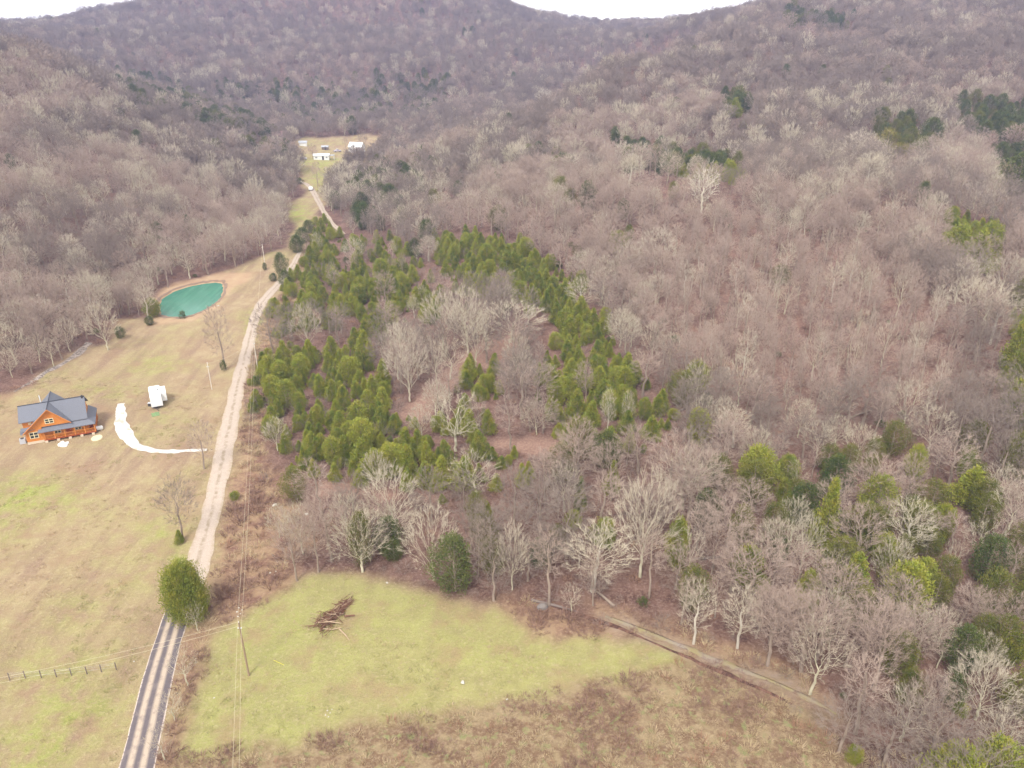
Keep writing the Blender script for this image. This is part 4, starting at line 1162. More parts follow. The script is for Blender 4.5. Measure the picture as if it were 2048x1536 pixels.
brushes = [[a, b] for (a, b, H, W) in TPL['brush']] + [[tuft_template(9, 90, 1.4, 2.6, .05).data('brush', M_BRUSH)], [tuft_template(10, 70, 1.0, 2.2, .06).data('brush', M_RUST)], [TPL['bush'][0][1]]]
GL_ = tuft_lib('grass_kinds', [(31, 40, .30, .9, .04, M_STRAW), (32, 40, .26, .8, .04, M_STRAW), (33, 44, .22, .8, .045, M_DGRASS), (34, 40, .24, .9, .04, M_DGRASS)])
def gk(x, y, n):
    f = vnoise(x, y, 14, 60) + (vnoise(x, y, 4, 61) - .5) * .7
    return np.where(f > .52, rs.randint(2, 4, n), rs.randint(0, 2, n))
scatter_zone('pasture_grass', GL_, 4, 1.05, -130, 70, 40, 160, lambda x, y, u, v: inside(OPEN, u, v) & ~inside(ROUGH, u, v) & ~inside(SCRUB, u, v) & ~inside(BANK, u, v) & (vnoise(x, y, 3, 62) > .45) & (np.hypot(x - HOUSE[0], y - HOUSE[1]) > 14), .6, .5, 1.2, 'short tufts of winter grass in the pasture and meadow', gk)
BL = lib_collection('brush_kinds', brushes)
def bk(x, y, n):
    r_ = rs.rand(n); return np.where(r_ < .50, rs.randint(0, 3, n), np.where(r_ < .80, 3, np.where(r_ < .97, 4, 5)))
def wood(x, y, u, v):
    k = ~(inside(OPEN, u, v) | inside(TRAIL, u, v) | inside(FARFIELD, u, v) | inside(DAM, u, v)); 
    for p in BARESPOTS: k &= ~inside(p, u, v)
    return k
scatter_zone('undergrowth', BL, 6, 2.3, -200, 200, 45, 260, wood, .45, .3, .9, 'low leafless brush on the floor of the woods', bk)

# ------------------------------------------------------------------ log house
m_log = bpy.data.materials.new('orange_logs'); m_log.use_nodes = True
nt = m_log.node_tree; b = nt.nodes['Principled BSDF']; b.inputs['Roughness'].default_value = .6
tc = nt.nodes.new('ShaderNodeTexCoord'); sx_ = nt.nodes.new('ShaderNodeSeparateXYZ'); nt.links.new(tc.outputs['Object'], sx_.inputs[0])
wv = math_n(nt, 'FRACT', math_n(nt, 'MULTIPLY', sx_.outputs[2], 4.2), 0)
c = mix(nt, noise(nt, 1.5, tc.outputs['Object']), (.52, .175, .03), (.68, .26, .045))
c = mix(nt, ramp(nt, wv, .86, 1.0), c, (.22, .07, .02)); nt.links.new(c, b.inputs['Base Color'])
m_rail = plain('red_stained_wood', (.36, .085, .03)); m_roof = plain('slate_grey_shingles', (.165, .175, .205), var=.28, scale=9)
m_fnd = plain('cream_block', (.62, .53, .40)); m_trim = plain('cream_trim', (.72, .64, .42)); m_glass = plain('dark_window_glass', (.035, .04, .035), rough=.15)
m_white = plain('white_paint', (.78, .79, .78), var=.05); m_dark = plain('dark_metal', (.06, .055, .055)); m_metal = plain('grey_metal', (.48, .50, .53), rough=.45)
m_fascia = plain('dark_ridge', (.055, .06, .075)); m_steel = plain('galvanised_steel', (.55, .58, .62))
A = at(54, 890); Bp = at(191, 866); hrz = math.atan2(Bp.y - A.y, Bp.x - A.x); hs_ = (Bp - A).length / 12.0
house = empty('log_house', (A.x, A.y, A.z - .05), hrz); house.scale = (hs_,) * 3
tag(house, 'orange log house with slate-grey gabled roof and a long covered porch', 'house')
def bx(name, m, parent, *boxes):
    q = MB()
    for b_ in boxes: q.box(*b_)
    return q.build(name, m, parent)
w = MB()
w.box(.1, .55, .55, 11.0, 6.6, 3.3)                       # ground floor
w.prism([(0.1, 3.3), (11.0, 3.3), (11.0, 3.31), (.1, 3.31)], .6, 6.5)
w.prism([(.25, .55), (3.15, .55), (3.15, 3.3), (8.0, 3.3), (8.0, 3.55), (4.9, 6.75), (.25, 2.75)], 0, .54)   # front gable wall
w.add([(.1, .6, 3.3), (11, .6, 3.3), (11, 6.4, 3.3), (.1, 6.4, 3.3), (.1, 3.2, 6.7), (11, 3.2, 6.7), (.1, .6, 4.85), (.1, 6.4, 4.85)], [(0, 6, 4, 7, 3), (1, 2, 5), (0, 3, 2, 1), (6, 0, 1, 5, 4)])
w.box(.1, .62, 3.3, 2.2, 1.2, 4.9)
w.prism([(2.6, 3.3), (7.2, 3.3), (7.2, 4.4), (4.9, 6.7), (2.6, 4.6)], 5.5, 8.0)
w.build('wall', m_log, house)
def pl_roof(q, p0, p1, p2, p3, th=.14): q.slab([p0, p1, p2, p3], th)
q = MB()
pl_roof(q, (-.35, .05, 4.85), (4.9, .05, 4.85), (4.9, 3.2, 6.98), (-.35, 3.2, 6.98))
pl_roof(q, (4.93, .30, 3.42), (11.25, .30, 3.42), (11.25, 3.2, 6.98), (4.93, 3.2, 6.98))
pl_roof(q, (-.35, 3.2, 6.981), (11.25, 3.2, 6.981), (11.25, 6.9, 4.4), (-.35, 6.9, 4.4))
rf = q.build('roof', m_roof, house)
q = MB()
pl_roof(q, (-.05, -.45, 2.62), (4.9, -.45, 6.99), (4.9, 4.2, 6.99), (-.05, 1.4, 2.62)) if False else None
q.slab([(-.05, -.45, 2.63), (.6, -.45, 3.2), (4.9, -.45, 7.02), (4.9, 3.2, 7.02), (2.35, .10, 4.78), (-.05, -.1, 2.63)], .13)
q.slab([(4.91, -.45, 7.02), (8.35, -.45, 3.55), (8.35, .42, 3.6), (4.91, 3.2, 7.02)], .13)
q.slab([(2.0, 8.3, 4.2), (2.0, 5.2, 4.2), (4.9, 3.2, 7.021), (4.9, 8.3, 7.021)][::-1], .13)
q.slab([(7.8, 5.2, 4.2), (7.8, 8.3, 4.2), (4.91, 8.3, 7.021), (4.91, 3.2, 7.021)][::-1], .13)
for f in (q,): pass
q.build('gable_roof', m_roof, house)
q = MB(); q.tube([(-.37, 3.2, 7.03), (11.27, 3.2, 7.03)], .09, 4); q.tube([(4.905, -.47, 7.05), (4.905, 8.3, 7.05)], .08, 4)
q.build('ridge_cap', m_fascia, rf)
q = MB()
q.slab([(2.3, -.55, 2.42), (12.45, -.55, 2.42), (11.05, .72, 3.44), (2.9, .72, 3.44)], .12)
q.slab([(12.46, -.55, 2.42), (12.46, 6.8, 2.42), (11.05, 6.8, 3.44), (11.05, .72, 3.44)], .12)
q.build('porch_roof', m_roof, house)
q = MB(); q.slab([(-.55, -.35, 2.55), (.2, -.35, 2.55), (.2, .55, 3.0), (-.55, .55, 3.0)], .12); q.slab([(-.4, -.1, 2.9), (2.0, .0, 3.1), (2.2, .6, 3.5), (-.4, .6, 3.4)], .10)
q.build('pent_roof', m_roof, house)
# gable trim boards
q = MB(); q.tube([(-.08, -.5, 2.52), (4.9, -.5, 6.90), (8.4, -.5, 3.42)], .11, 4); q.build('barge_board', m_log, house)
def window(x, z, w_, h_, y=-.02, par=house, m_=m_trim):
    f = bx('window', m_, par, (x - w_ / 2, y - .06, z - h_ / 2, x + w_ / 2, y, z - h_ / 2 + .12), (x - w_ / 2, y - .06, z + h_ / 2 - .12, x + w_ / 2, y, z + h_ / 2), (x - w_ / 2, y - .06, z - h_ / 2 + .12, x - w_ / 2 + .12, y, z + h_ / 2 - .12), (x + w_ / 2 - .12, y - .06, z - h_ / 2 + .12, x + w_ / 2, y, z + h_ / 2 - .12), (x - .07, y - .055, z - h_ / 2 + .12, x + .07, y, z + h_ / 2 - .12), (x - w_ / 2 + .12, y - .05, z - .05, x + w_ / 2 - .12, y - .003, z + .05))
    bx('pane', m_glass, f, (x - w_ / 2 + .10, y - .03, z - h_ / 2 + .10, x + w_ / 2 - .10, y + .01, z + h_ / 2 - .10)); return f
window(4.75, 4.35, 1.55, 1.05); window(1.62, 1.85, 1.55, 1.35); window(1.35, 4.15, .5, .5, y=.61)
for x in (5.6, 9.2): window(x, 1.75, 1.2, 1.1, y=.54)
dr = bx('door', m_rail, house, (7.1, .48, .62, 8.0, .545, 2.55)); bx('handle', m_metal, dr, (7.82, .42, 1.5, 7.88, .479, 1.62))
window(2.6, 2.0, 1.0, 1.0, y=0) if False else None
q = MB(); q.box(.2, -.03, -.2, 3.1, .5, .54); q.box(.15, .6, -.2, 10.9, 6.5, .54); q.build('foundation', m_fnd, house)
q = MB(); q.box(3.16, -.42, .45, 12.3, .54, .60); q.box(11.01, .541, .45, 12.3, 6.7, .60); q.build('porch_deck', m_rail, house)
for i in range(6):
    x = 3.35 + i * 1.76; bx('porch_post', m_log, house, (x - .08, -.40, .6, x + .08, -.25, 2.44))
for y_ in (2.2, 4.4, 6.5): bx('porch_post', m_log, house, (12.12, y_ - .08, .6, 12.27, y_ + .08, 2.44))
q = MB()
q.box(3.2, -.38, 1.38, 12.25, -.30, 1.46); q.box(3.2, -.36, .75, 12.25, -.31, .82)
for i in range(60): q.box(3.3 + i * .15, -.36, .82, 3.34 + i * .15, -.32, 1.38)
q.box(12.17, -.30, 1.38, 12.25, 6.6, 1.46)
for i in range(40): q.box(12.19, -.2 + i * .17, .62, 12.23, -.16 + i * .17, 1.38)
q.build('railing', m_log, house)
for i in range(5):
    x = 3.5 + i * 2.05; bx('pier', m_fnd, house, (x - .25, -.62, -.3, x + .25, -.15, .44))
for y_ in (2.5, 5.5): bx('pier', m_fnd, house, (11.9, y_ - .2, -.3, 12.3, y_ + .2, .44))
q = MB(); q.tube([(3.1, 6.3, 5), (3.1, 6.3, 7.3)], .09, 8); q.build('vent_pipe', m_white, house)
bx('chimney', m_dark, house, (10.7, 2.95, 6.5, 11.0, 3.45, 7.25))
def on(px, py, name, m, hsz, label, cat, rz=0.0, build=None):
    p = at(px, py); e = empty(name, p, rz); tag(e, label, cat); return e
# air conditioner / tank beside the house
e = on(47, 886, 'air_conditioner', None, 0, 'white boxy air conditioner on the ground at the left corner of the log house', 'air conditioner', hrz)
q = MB(); q.box(-.5, -.4, 0, .5, .4, 1.0); q.build('casing', m_metal, e)
q = MB(); q.tube([(0, 0, 1.0), (0, 0, 1.05)], .34, 14); q.build('fan_grille', m_dark, e)
e = on(199, 860, 'water_tank', None, 0, 'white rounded tank on a box beside the right end of the porch', 'tank', hrz)
q = MB(); q.tube([(-.7, 0, .45), (-.55, 0, .45), (.55, 0, .45), (.7, 0, .45)], [.28, .42, .42, .28], 14); q.build('shell', m_white, e)
bx('cradle', m_fnd, e, (-.9, -.3, 0, -.45, .3, .35), (.2, -.3, 0, .5, .3, .12))
# stone pads and rubble in front of the porch
def flat_patch(name, u, v, ru, rv_m, rz, m, label, cat, h=.10, seed=1, n=18, jag=.25):
    p = at(u, v); r_ = random.Random(seed); k = mpp(p); pts = []
    for i in range(n):
        a = 2 * math.pi * i / n; s_ = 1 + r_.uniform(-jag, jag); pts.append((math.cos(a) * ru * k * s_, math.sin(a) * rv_m * s_))
    q = MB(); c0 = len(pts)
    base = [(x, y, -.15) for x, y in pts]; mid = [(x * .92, y * .92, h) for x, y in pts]; top = [(x * .5, y * .5, h * 1.25 + r_.uniform(0, .03)) for x, y in pts]
    q.add(base + mid + top + [(0, 0, h * 1.3)], [(i, (i + 1) % n, n + (i + 1) % n, n + i) for i in range(n)] + [(n + i, n + (i + 1) % n, 2 * n + (i + 1) % n, 2 * n + i) for i in range(n)] + [(2 * n + i, 2 * n + (i + 1) % n, 3 * n) for i in range(n)])
    o = q.build(name, m); o.location = p; o.rotation_euler = (0, 0, rz); tag(o, label, cat); return o
flat_patch('gravel_heap', 126, 889, 9, 1.1, .5, plain('white_gravel_heap', (.80, .80, .80), var=.1, scale=8), 'low heap of white gravel in front of the porch piers', 'gravel heap', h=.22, seed=2, jag=.35)
flat_patch('sand_pile', 194, 876, 11, 1.3, .3, plain('sand', (.66, .56, .38)), 'smooth oval patch of pale sand near the right end of the porch', 'sand pile', h=.12, seed=3, jag=.06)
# camper
pc = at(316, 817); k = mpp(pc)
cmp_ = empty('camper_trailer', pc, R(26)); tag(cmp_, 'white camper trailer with a slide-out, parked on the grass left of the dirt road', 'camper')
q = MB()
q.prism([(-1.15, .55), (1.15, .55), (1.15, 2.75), (1.0, 2.95), (-1.0, 2.95), (-1.15, 2.75)], -.2, 5.6)
body = q.build('body', m_white, cmp_)
bev = body.modifiers.new('bevel', 'BEVEL'); bev.width = .08; bev.segments = 2
so = bx('slide_out', m_white, cmp_, (1.15, 1.6, .75, 2.15, 5.2, 2.72)); bv = so.modifiers.new('bevel', 'BEVEL'); bv.width = .05
bx('roof_vent', m_metal, cmp_, (.1, 1.6, 2.95, .5, 2.0, 3.08)); bx('roof_vent', m_dark, cmp_, (.55, 3.0, 2.95, .85, 3.3, 3.05)); bx('air_conditioner', m_white, cmp_, (-.4, 3.6, 2.95, .4, 4.5, 3.22))
for (x, z, w_, h_) in ((0, 1.9, 1.2, .6),): pass
f = bx('window', m_glass, so, (2.151, 2.2, 1.6, 2.17, 3.0, 2.2))
for y_ in (2.4, 3.3):
    for x in (-1.05, 1.0):
        q = MB(); q.tube([(x - .1, y_, .36), (x + .12, y_, .36)], .36, 14); wh = q.build('wheel', m_dark, cmp_)
        q = MB(); q.tube([(x - .12, y_, .36), (x + .14, y_, .36)], .16, 10); q.build('rim', m_metal, wh)
q = MB(); q.tube([(-.7, -.2, .5), (0, -1.5, .5)], .06, 6); q.tube([(.7, -.2, .5), (0, -1.5, .5)], .06, 6); q.tube([(0, -1.3, .5), (0, -1.3, 0)], .05, 6); q.build('hitch', m_dark, cmp_)
bx('undercarriage', m_dark, cmp_, (-1.0, 0, .35, 1.0, 5.4, .54))
e = on(306, 812, 'propane_tank', None, 0, 'small dark box standing on the ground against the left side of the camper', 'utility box')
bx('body', m_dark, e, (-.9, -.3, 0, -.3, .3, .7)); bx('lid', m_metal, e, (-.95, -.35, .7, -.25, .35, .78)); e.name = 'utility_box'
m_green = plain('green_tarp', (.20, .30, .14), var=.4, scale=4)
q = MB(); r_ = random.Random(4)
n_ = 9
for j in range(n_):
    for i in range(n_): q.v.append(((i / (n_ - 1) - .5) * 1.5 + r_.uniform(-.08, .08), (j / (n_ - 1) - .5) * 1.8 + r_.uniform(-.08, .08), .06 + .22 * r_.random() * (0 if i in (0, n_ - 1) or j in (0, n_ - 1) else 1)))
for j in range(n_ - 1):
    for i in range(n_ - 1): a = j * n_ + i; q.f.append((a, a + 1, a + n_ + 1, a + n_))
o = q.build('tarp', m_green); o.location = at(311, 829); o.rotation_euler = (0, 0, .5); tag(o, 'crumpled green tarp on the grass just in front of the white camper', 'tarp')
sm = o.modifiers.new('solid', 'SOLIDIFY'); sm.thickness = .02
# ------------------------------------------------------------------ far clearing buildings
def hut(name, u, v, rz, L, D, Hh, rise, wallm, roofm, label, cat, wins=(), door=None, over=.3, gable='x'):
    p = at(u, v); e = empty(name, (p.x, p.y, p.z - .1), rz); tag(e, label, cat)
    q = MB(); q.box(-L / 2, 0, -.3, L / 2, D, Hh)
    q.add([(-L / 2, 0, Hh), (-L / 2, D, Hh), (-L / 2, D / 2, Hh + rise), (L / 2, 0, Hh), (L / 2, D, Hh), (L / 2, D / 2, Hh + rise)], [(0, 2, 1), (3, 4, 5)])
    q.build('wall', wallm, e)
    q = MB(); x0, x1 = -L / 2 - over, L / 2 + over; dz = rise * over / (D / 2)
    q.slab([(x0, -over, Hh - dz + .14), (x1, -over, Hh - dz + .14), (x1, D / 2, Hh + rise + .14), (x0, D / 2, Hh + rise + .14)], .12)
    q.slab([(x0, D / 2 + .004, Hh + rise + .14), (x1, D / 2 + .004, Hh + rise + .14), (x1, D + over, Hh - dz + .14), (x0, D + over, Hh - dz + .14)], .12)
    q.build('roof', roofm, e)
    for (x, z, w_, h_) in wins: window(x, z, w_, h_, y=-.01, par=e, m_=m_metal)
    if door: dd_ = bx('door', m_dark, e, (door - .5, -.06, .1, door + .5, -.005, 2.2))
    return e
m_purple = plain('faded_red_metal_roof', (.40, .24, .25), var=.1); m_barn = plain('weathered_boards', (.20, .16, .14)); m_wroof = plain('white_metal_roof', (.74, .76, .78), var=.05); m_groof = plain('grey_metal_roof', (.42, .44, .48))
e = hut('mobile_home', 643, 320, .10, 8.6, 4.2, 2.6, .7, m_white, m_wroof, 'long white mobile home with a side carport in the far clearing', 'mobile home', wins=((-2.8, 1.5, 1.2, .8), (3.0, 1.5, 1.0, .8)), door=.9)
q = MB(); q.box(4.6, .3, 2.35, 7.2, 3.8, 2.47); q.build('carport_roof', m_groof, e)
for x, y_ in ((7.05, .5), (7.05, 3.6)): bx('post', m_white, e, (x - .08, y_ - .08, -.2, x + .08, y_ + .08, 2.35))
e = hut('farmhouse', 710, 305, -.25, 8.2, 6.0, 3.4, 2.2, m_white, m_wroof, 'white farmhouse with a steep front gable, right of the mobile home', 'house', wins=((-2.4, 1.8, 1.0, 1.3), (2.9, 1.8, 1.0, 1.3)))
q = MB(); q.prism([(-1.4, 0), (1.6, 0), (1.6, 3.6), (.1, 5.6), (-1.4, 3.6)], -1.6, 2.5); fw = q.build('front_gable', m_white, e)
window(.1, 4.0, .9, 1.1, y=-1.61, par=e, m_=m_metal); window(.1, 1.6, 1.2, 1.2, y=-1.61, par=e, m_=m_metal)
q = MB(); q.slab([(-1.8, -1.9, 3.25), (.1, -1.9, 5.78), (.1, 3, 5.78), (-1.8, 3, 3.25)], .12); q.slab([(.104, -1.9, 5.78), (2.0, -1.9, 3.25), (2.0, 3, 3.25), (.104, 3, 5.78)], .12); q.build('gable_roof', m_wroof, e)
hut('barn', 556, 282, .05, 9.5, 7, 3.2, 2.2, m_barn, m_purple, 'barn with a faded purple-red roof at the left side of the far clearing', 'barn', door=1.5)
hut('shed', 606, 292, .15, 4.6, 3.2, 2.1, .8, m_white, m_groof, 'small white shed between the barn and the mobile home', 'shed', door=0.0)
hut('chicken_coop', 650, 300, .05, 3.8, 2.4, 1.9, .6, m_barn, m_groof, 'little weathered outbuilding on the grass behind the mobile home', 'outbuilding', door=.4)
def vehicle(name, u, v, rz, bodym, label, cat, L=4.6, W_=1.8, kind='pickup'):
    p = at(u, v); e = empty(name, (p.x, p.y, p.z + .1), rz); tag(e, label, cat)
    q = MB()
    if kind == 'pickup': out = [(-L / 2, .4), (L / 2, .4), (L / 2, .95), (L * .22, 1.05), (L * .10, 1.65), (-L * .12, 1.7), (-L * .16, 1.1), (-L / 2, 1.05)]
    else: out = [(-L / 2, .35), (L / 2, .35), (L / 2, .8), (L * .28, .95), (L * .12, 1.42), (-L * .28, 1.42), (-L * .42, .95), (-L / 2, .9)]
    q.prism(out, -W_ / 2, W_ / 2); bd = q.build('body', bodym, e); bv = bd.modifiers.new('b', 'BEVEL'); bv.width = .06
    bx('window', m_glass, e, (-L * .10, -W_ / 2 - .01, 1.08, L * .12, W_ / 2 + .01, 1.38))
    for x in (-L * .32, L * .32):
        for y_ in (-W_ / 2 + .1, W_ / 2 - .1):
            q = MB(); q.tube([(x, y_ - .12, .33), (x, y_ + .12, .33)], .34, 12); wh = q.build('wheel', m_dark, e)
            q = MB(); q.tube([(x, y_ - .14, .33), (x, y_ + .14, .33)], .17, 8); q.build('rim', m_metal, wh)
    return e
vehicle('parked_car', 622, 380, 1.75, m_white, 'white car parked on the lane just before the far clearing', 'car', kind='car')
vehicle('parked_car', 606, 319, .2, plain('silver_paint', (.5, .5, .52), rough=.35), 'silver car parked left of the mobile home', 'car', kind='car')
vehicle('pickup_truck', 675, 304, .5, plain('pale_violet_paint', (.48, .44, .50), rough=.35), 'pale grey pickup parked between the mobile home and the white farmhouse', 'pickup')
# ------------------------------------------------------------------ poles and wires
m_pole = plain('weathered_pole', (.30, .22, .15)); m_polew = plain('pale_pole', (.66, .60, .52)); m_wire = plain('aluminium_wire', (.58, .52, .38), rough=.6); m_ins = plain('ceramic', (.75, .72, .68), rough=.3)
def pole(u, v, vtop, m, label, arm=None, r=.14):
    p = at(u, v); h = top_h(p, vtop); e = empty('utility_pole', p); tag(e, label, 'utility pole')
    q = MB(); q.tube([(0, 0, -.5), (0, 0, h)], [r, r * .7], 8); q.build('shaft', m, e)
    if arm is not None:
        q = MB(); c_, s_ = math.cos(arm) * .9, math.sin(arm) * .9; q.tube([(-c_, -s_, h - .35), (c_, s_, h - .35)], .06, 4); q.build('crossarm', m, e)
    for dx in ((-.8, .8) if arm is not None else (0,)):
        a = arm or 0; q = MB(); x, y_ = math.cos(a) * dx, math.sin(a) * dx; z = h - .3 if arm is not None else h
        q.tube([(x, y_, z), (x, y_, z + .22)], [.06, .035], 6); q.build('insulator', m_ins, e)
    if arm is None: bx('bracket', m_steel, e, (-.25, -.05, h - .9, .25, .05, h - .8))
    return Vector((p.x, p.y, p.z + h))
P1 = pole(498, 1351, 1245, m_pole, 'brown utility pole standing in the near meadow where the wires meet')
P2 = pole(516, 741, 680, m_polew, 'pale utility pole just right of the dirt road, above the violet scrub', r=.11)
P3 = pole(424, 779, 726, m_polew, 'white pole on the grass left of the dirt road, below the tall dark-trunked tree', r=.10)
P4 = pole(530, 530, 489, m_polew, 'pale utility pole at the far end of the grass, above the pond', r=.12)
def wire(a, b_, sag, label, r=.014):
    pts = [a.lerp(b_, i / 16) - Vector((0, 0, sag * 4 * (i / 16) * (1 - i / 16))) for i in range(17)]
    q = MB(); q.tube(pts, r, 4); o = q.build('power_line', m_wire); tag(o, label, 'power line', 'overhead wires'); return o
off = Vector((.8, .1, 0))
S0 = Vector(( -26.0, 18.0, 8.5))
wire(P1 + Vector((-.1, 0, .2)), P2 + Vector((-.1, 0, .1)), 1.2, 'left wire running from the meadow pole up along the dirt road')
wire(P1 + Vector((.25, 0, -.5)), P2 + Vector((.3, 0, -.2)), 1.6, 'right wire running from the meadow pole up along the dirt road')
d_ = at(468, 1536); S0 = Vector((d_.x * .52 - 14, 8, 8.8)); 
# the span that leaves at the foot of the photo: through pixel (468,1536) at wire height
def at_z(u, v, z): d = pix_dir(u, v); t = (z - CAMH) / d[2]; return Vector((d[0] * t, d[1] * t, z))
g1 = at_z(468, 1536, 8.0); dir_ = (g1 - P1); S0 = P1 + dir_ * 3.2; S0.z = 8.9
wire(P1 + Vector((-.1, 0, .2)), S0, .5, 'left wire running from the meadow pole down to the bottom edge')
wire(P1 + Vector((.25, 0, -.5)), S0 + Vector((.9, 0, -.4)), .6, 'right wire running from the meadow pole down to the bottom edge')
g2 = at_z(0, 1356, 7.6); L0 = P1 + (g2 - P1) * 1.35; L0.z = 8.0
wire(P1 + Vector((0, 0, .1)), L0, .7, 'upper wire crossing the paved road to the left edge')
wire(P1 + Vector((0, 0, -.55)), L0 + Vector((0, -.2, -.5)), .8, 'lower wire crossing the paved road to the left edge')
wire(P2 + Vector((0, 0, .1)), P4, 1.5, 'wire between the two pale poles beside the dirt road', r=.02)
wire(P2, P3 + Vector((0, 0, -.1)), .9, 'thin service wire crossing the dirt road to the white pole', r=.016)
# ------------------------------------------------------------------ fence posts
fa = at(51, 1357); fe = empty('post_fence', fa); tag(fe, 'short row of thin fence posts strung with wire in the lower left pasture', 'fence')
fp = [(20, 1361), (51, 1357), (83, 1356), (113, 1354), (143, 1351), (174, 1348), (203, 1344), (233, 1340)]
q0 = [at(*p) - fa for p in fp]
for p in q0:
    q = MB(); q.tube([(p.x, p.y, p.z - .3), (p.x + .03, p.y, p.z + 1.25)], .065, 6); q.build('post', m_barn, fe)
q = MB()
for hh in (.5, .9, 1.15): q.tube([(p.x, p.y, p.z + hh) for p in q0], .008, 3)
q.build('wire', m_metal, fe)
# ------------------------------------------------------------------ brush pile
bp_ = at(664, 1243); e = empty('brush_pile', bp_, 0); tag(e, 'heap of cut brown branches lying in the near meadow', 'brush pile')
r_ = random.Random(12); mk = mpp(bp_)
q = MB(); ql = MB()
for i in range(300):
    t = r_.random()
    cx = (-18 + 42 * t ** 1.3) * mk * (1 if t > .3 else 1) + r_.gauss(0, .7 * (1 - .6 * t)); cy = (-.8 + 5.2 * t ** 1.6) + r_.gauss(0, .8 * (1 - .55 * t)); cz = abs(r_.gauss(0, .45 * (1.1 - t))) + .08
    a = r_.gauss(.95, .5) if r_.random() < .5 + t * .5 else r_.uniform(0, 3.14); L = r_.uniform(.7, 2.3); el = r_.uniform(-.2, .28)
    d = Vector((math.cos(a) * math.cos(el), math.sin(a) * math.cos(el), math.sin(el))); c0 = Vector((cx, cy, cz)); rr = r_.uniform(.018, .06)
    pts = [c0 - d * L / 2, c0 + Vector((r_.gauss(0, .12), r_.gauss(0, .12), .05)), c0 + d * L / 2]
    (ql if r_.random() < .18 else q).tube(pts, [rr, rr * .8, rr * .4], 4)
ql.tube([(1.3, -1.6, .25), (2.3, -2.6, .12), (3.1, -3.6, .06)], [.10, .085, .05], 6)
ql.tube([(-1.6, -1.0, .75), (0, -.95, .85), (1.5, -1.1, .7)], [.10, .09, .06], 6); ql.tube([(-.8, -1.7, .3), (.5, -1.9, .35), (1.6, -1.6, .4)], [.08, .07, .05], 6)
q.tube([(-2.2, -1.1, .3), (-3.6, -1.0, .12)], [.07, .03], 5); q.tube([(1.6, .6, .4), (3.0, .9, .3)], [.13, .10], 6)
q.build('brown_branches', plain('dead_brown_wood', (.17, .085, .055), var=.35, scale=2), e); ql.build('bleached_branches', plain('bleached_wood', (.42, .31, .21), var=.2), e)
# ------------------------------------------------------------------ rocks, logs, litter
m_rock = plain('grey_rock', (.20, .175, .16), var=.3, scale=3); m_wrock = plain('white_limestone', (.50, .47, .42), var=.1, scale=5)
def rock(u, v, wpx, m, label, seed, flat=.5, grp=None):
    p = at(u, v); w_ = wpx * mpp(p) * (.75 if wpx < 8 else 1); r_ = random.Random(seed); import bmesh as bmh
    bm = bmh.new(); bmh.ops.create_icosphere(bm, subdivisions=2, radius=1)
    k = [(rvec(r_), r_.uniform(.5, .85)) for _ in range(9)]
    for vv in bm.verts:
        c0 = vv.co.copy()
        for n_, dd in k:
            t = c0.dot(n_) - dd
            if t > 0: c0 -= n_ * t
        vv.co = Vector((c0.x * w_ * .6, c0.y * w_ * .5, c0.z * w_ * .5 * flat + w_ * .12))
    me_ = bpy.data.meshes.new('rock'); bm.to_mesh(me_); bm.free(); me_.materials.append(m)
    o = bpy.data.objects.new('boulder' if wpx > 12 else 'rock', me_); COL.objects.link(o); o.location = p; o.rotation_euler = (0, 0, r_.uniform(0, 6)); tag(o, label, 'boulder' if wpx > 12 else 'rock', grp); return o
rock(1085, 1217, 21, m_rock, 'big grey boulder at the meadow edge in front of the ditch', 1, .8)
rock(926, 1366, 10, m_wrock, 'oblong white rock lying in the lower middle of the meadow', 2)
rock(1014, 1399, 6, m_wrock, 'small white rock among the weeds below the meadow, lowest of the white rocks', 3)
rock(428, 1396, 5, m_wrock, 'white stone on the grass right of the paved road, level with its lower bend', 4)
rock(268, 1323, 5, m_wrock, 'white stone close to the left edge of the paved road', 5)
rock(288, 1352, 4, m_wrock, 'tiny white stone on the very verge of the paved road', 6)
rock(774, 1166, 7, m_wrock, 'flat pale stone at the upper rim of the meadow', 7)
rock(613, 1029, 8, m_wrock, 'pale rock on the reddish slope right of the dirt road, upper one', 8)
rock(549, 1011, 10, m_wrock, 'pale flat rock on the reddish slope right of the dirt road, lower one', 9)
rock(437, 612, 7, m_wrock, 'white rock on the bank at the right tip of the pond', 10)
rock(1408, 873, 7, m_wrock, 'white stone on the tan clearing at the foot of the cedars', 11)
for i, (u, v, w_) in enumerate([(655,1421,5),(660,1426,4),(651,1430,4),(657,1434,5),(664,1419,4)]):
    rock(u, v, w_, m_wrock, 'white stone in the small cluster at the lower left of the meadow', 20 + i, grp='white stones clustered in the meadow')
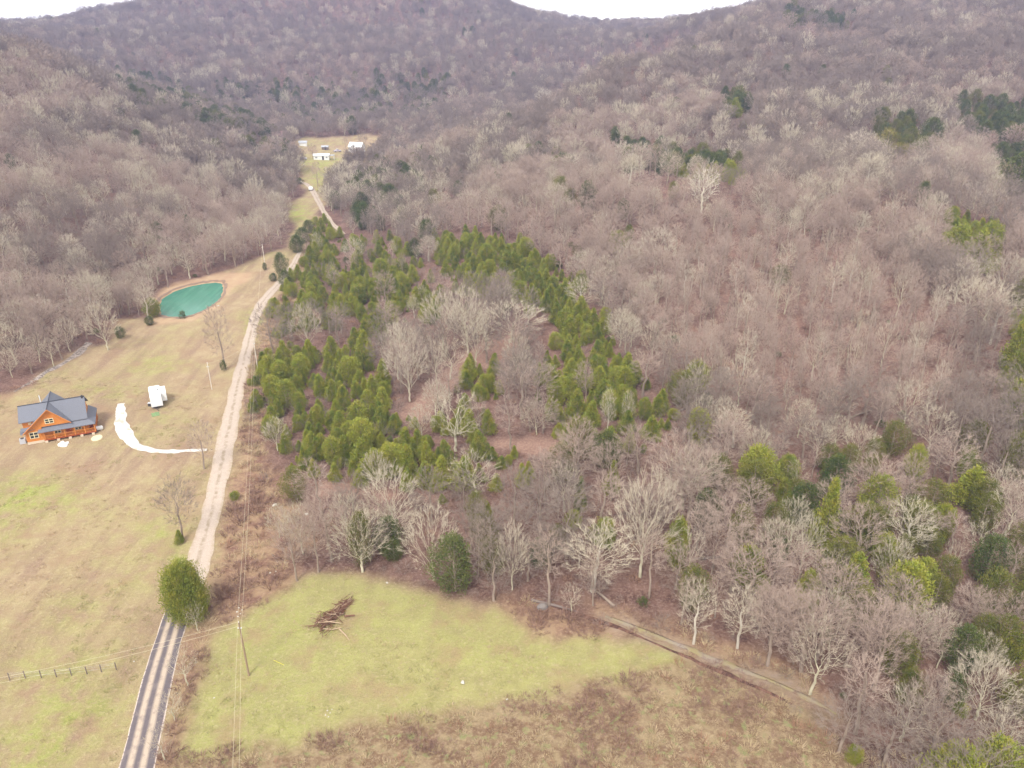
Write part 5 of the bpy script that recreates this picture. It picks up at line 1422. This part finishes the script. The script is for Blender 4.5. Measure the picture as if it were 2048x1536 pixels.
for i, (u, v, w_) in enumerate([(478,1216,5),(484,1220,4),(474,1224,5),(481,1228,4),(476,1233,5),(540,1146,5),(549,1150,5),(552,1143,4)]):
    rock(u, v, w_, m_wrock, 'white stone scattered in the dead grass beside the wires', 40 + i, grp='white stones in the dead grass under the wires')
q = MB(); q.tube([(-.75, .35, .04), (.75, -.45, .04)], .032, 8); o = q.build('yellow_pipe', plain('yellow_plastic', (.60, .54, .08), rough=.5)); o.location = at(558, 1325); tag(o, 'thin yellow pipe lying in the meadow right of the brown pole', 'pipe')
for i, (u, v, L, a, lb) in enumerate([(1110, 1214, 7, -.35, 'long fallen log lying along the ditch right of the grey boulder'), (1362, 822, 5, .5, 'dark fallen log beside the tan clearing below the small cedar'), (1420, 1118, 5, .1, 'short dark fallen log on the lower slope between two crooked trees'),
      (1205, 1195, 5, 2.2, 'pale fallen trunk propped against the ditch trees'), (1720, 830, 6, .4, 'grey fallen log high on the leaf-covered slope')]):
    p = at(u, v); q = MB(); dx, dy = math.cos(a) * L / 2, math.sin(a) * L / 2; m0 = m_barn if 'dark' in lb or 'long' in lb else M_BARK
    g0, g1_ = h1(p.x - dx, p.y - dy) - p.z, h1(p.x + dx, p.y + dy) - p.z
    q.tube([(-dx, -dy, g0 + .18), (0, 0, (g0 + g1_) / 2 + .3), (dx, dy, g1_ + .15)], [.22, .18, .10], 7); q.tube([(dx * .3, dy * .3, g1_ * .3 + .3), (dx * .6 + .5, dy * .6 - .6, g1_ * .6 + .7)], [.07, .03], 5)
    o = q.build('fallen_log', m0); o.location = p; tag(o, lb, 'fallen log')

# ------------------------------------------------------------------ haze: even damp air round everything built
hb = MB(); hb.box(-2150, -480, -60, 2150, 2350, 170)
m_h = bpy.data.materials.new('haze'); m_h.use_nodes = True; nt = m_h.node_tree; nt.nodes.clear()
pv = nt.nodes.new('ShaderNodeVolumePrincipled'); pv.inputs['Color'].default_value = (.52, .60, 1.0, 1); pv.inputs['Density'].default_value = .00035; pv.inputs['Anisotropy'].default_value = .2
mo = nt.nodes.new('ShaderNodeOutputMaterial'); nt.links.new(pv.outputs[0], mo.inputs['Volume'])
tag(hb.build('haze', m_h), 'thin bluish haze filling the valley', kind='stuff')
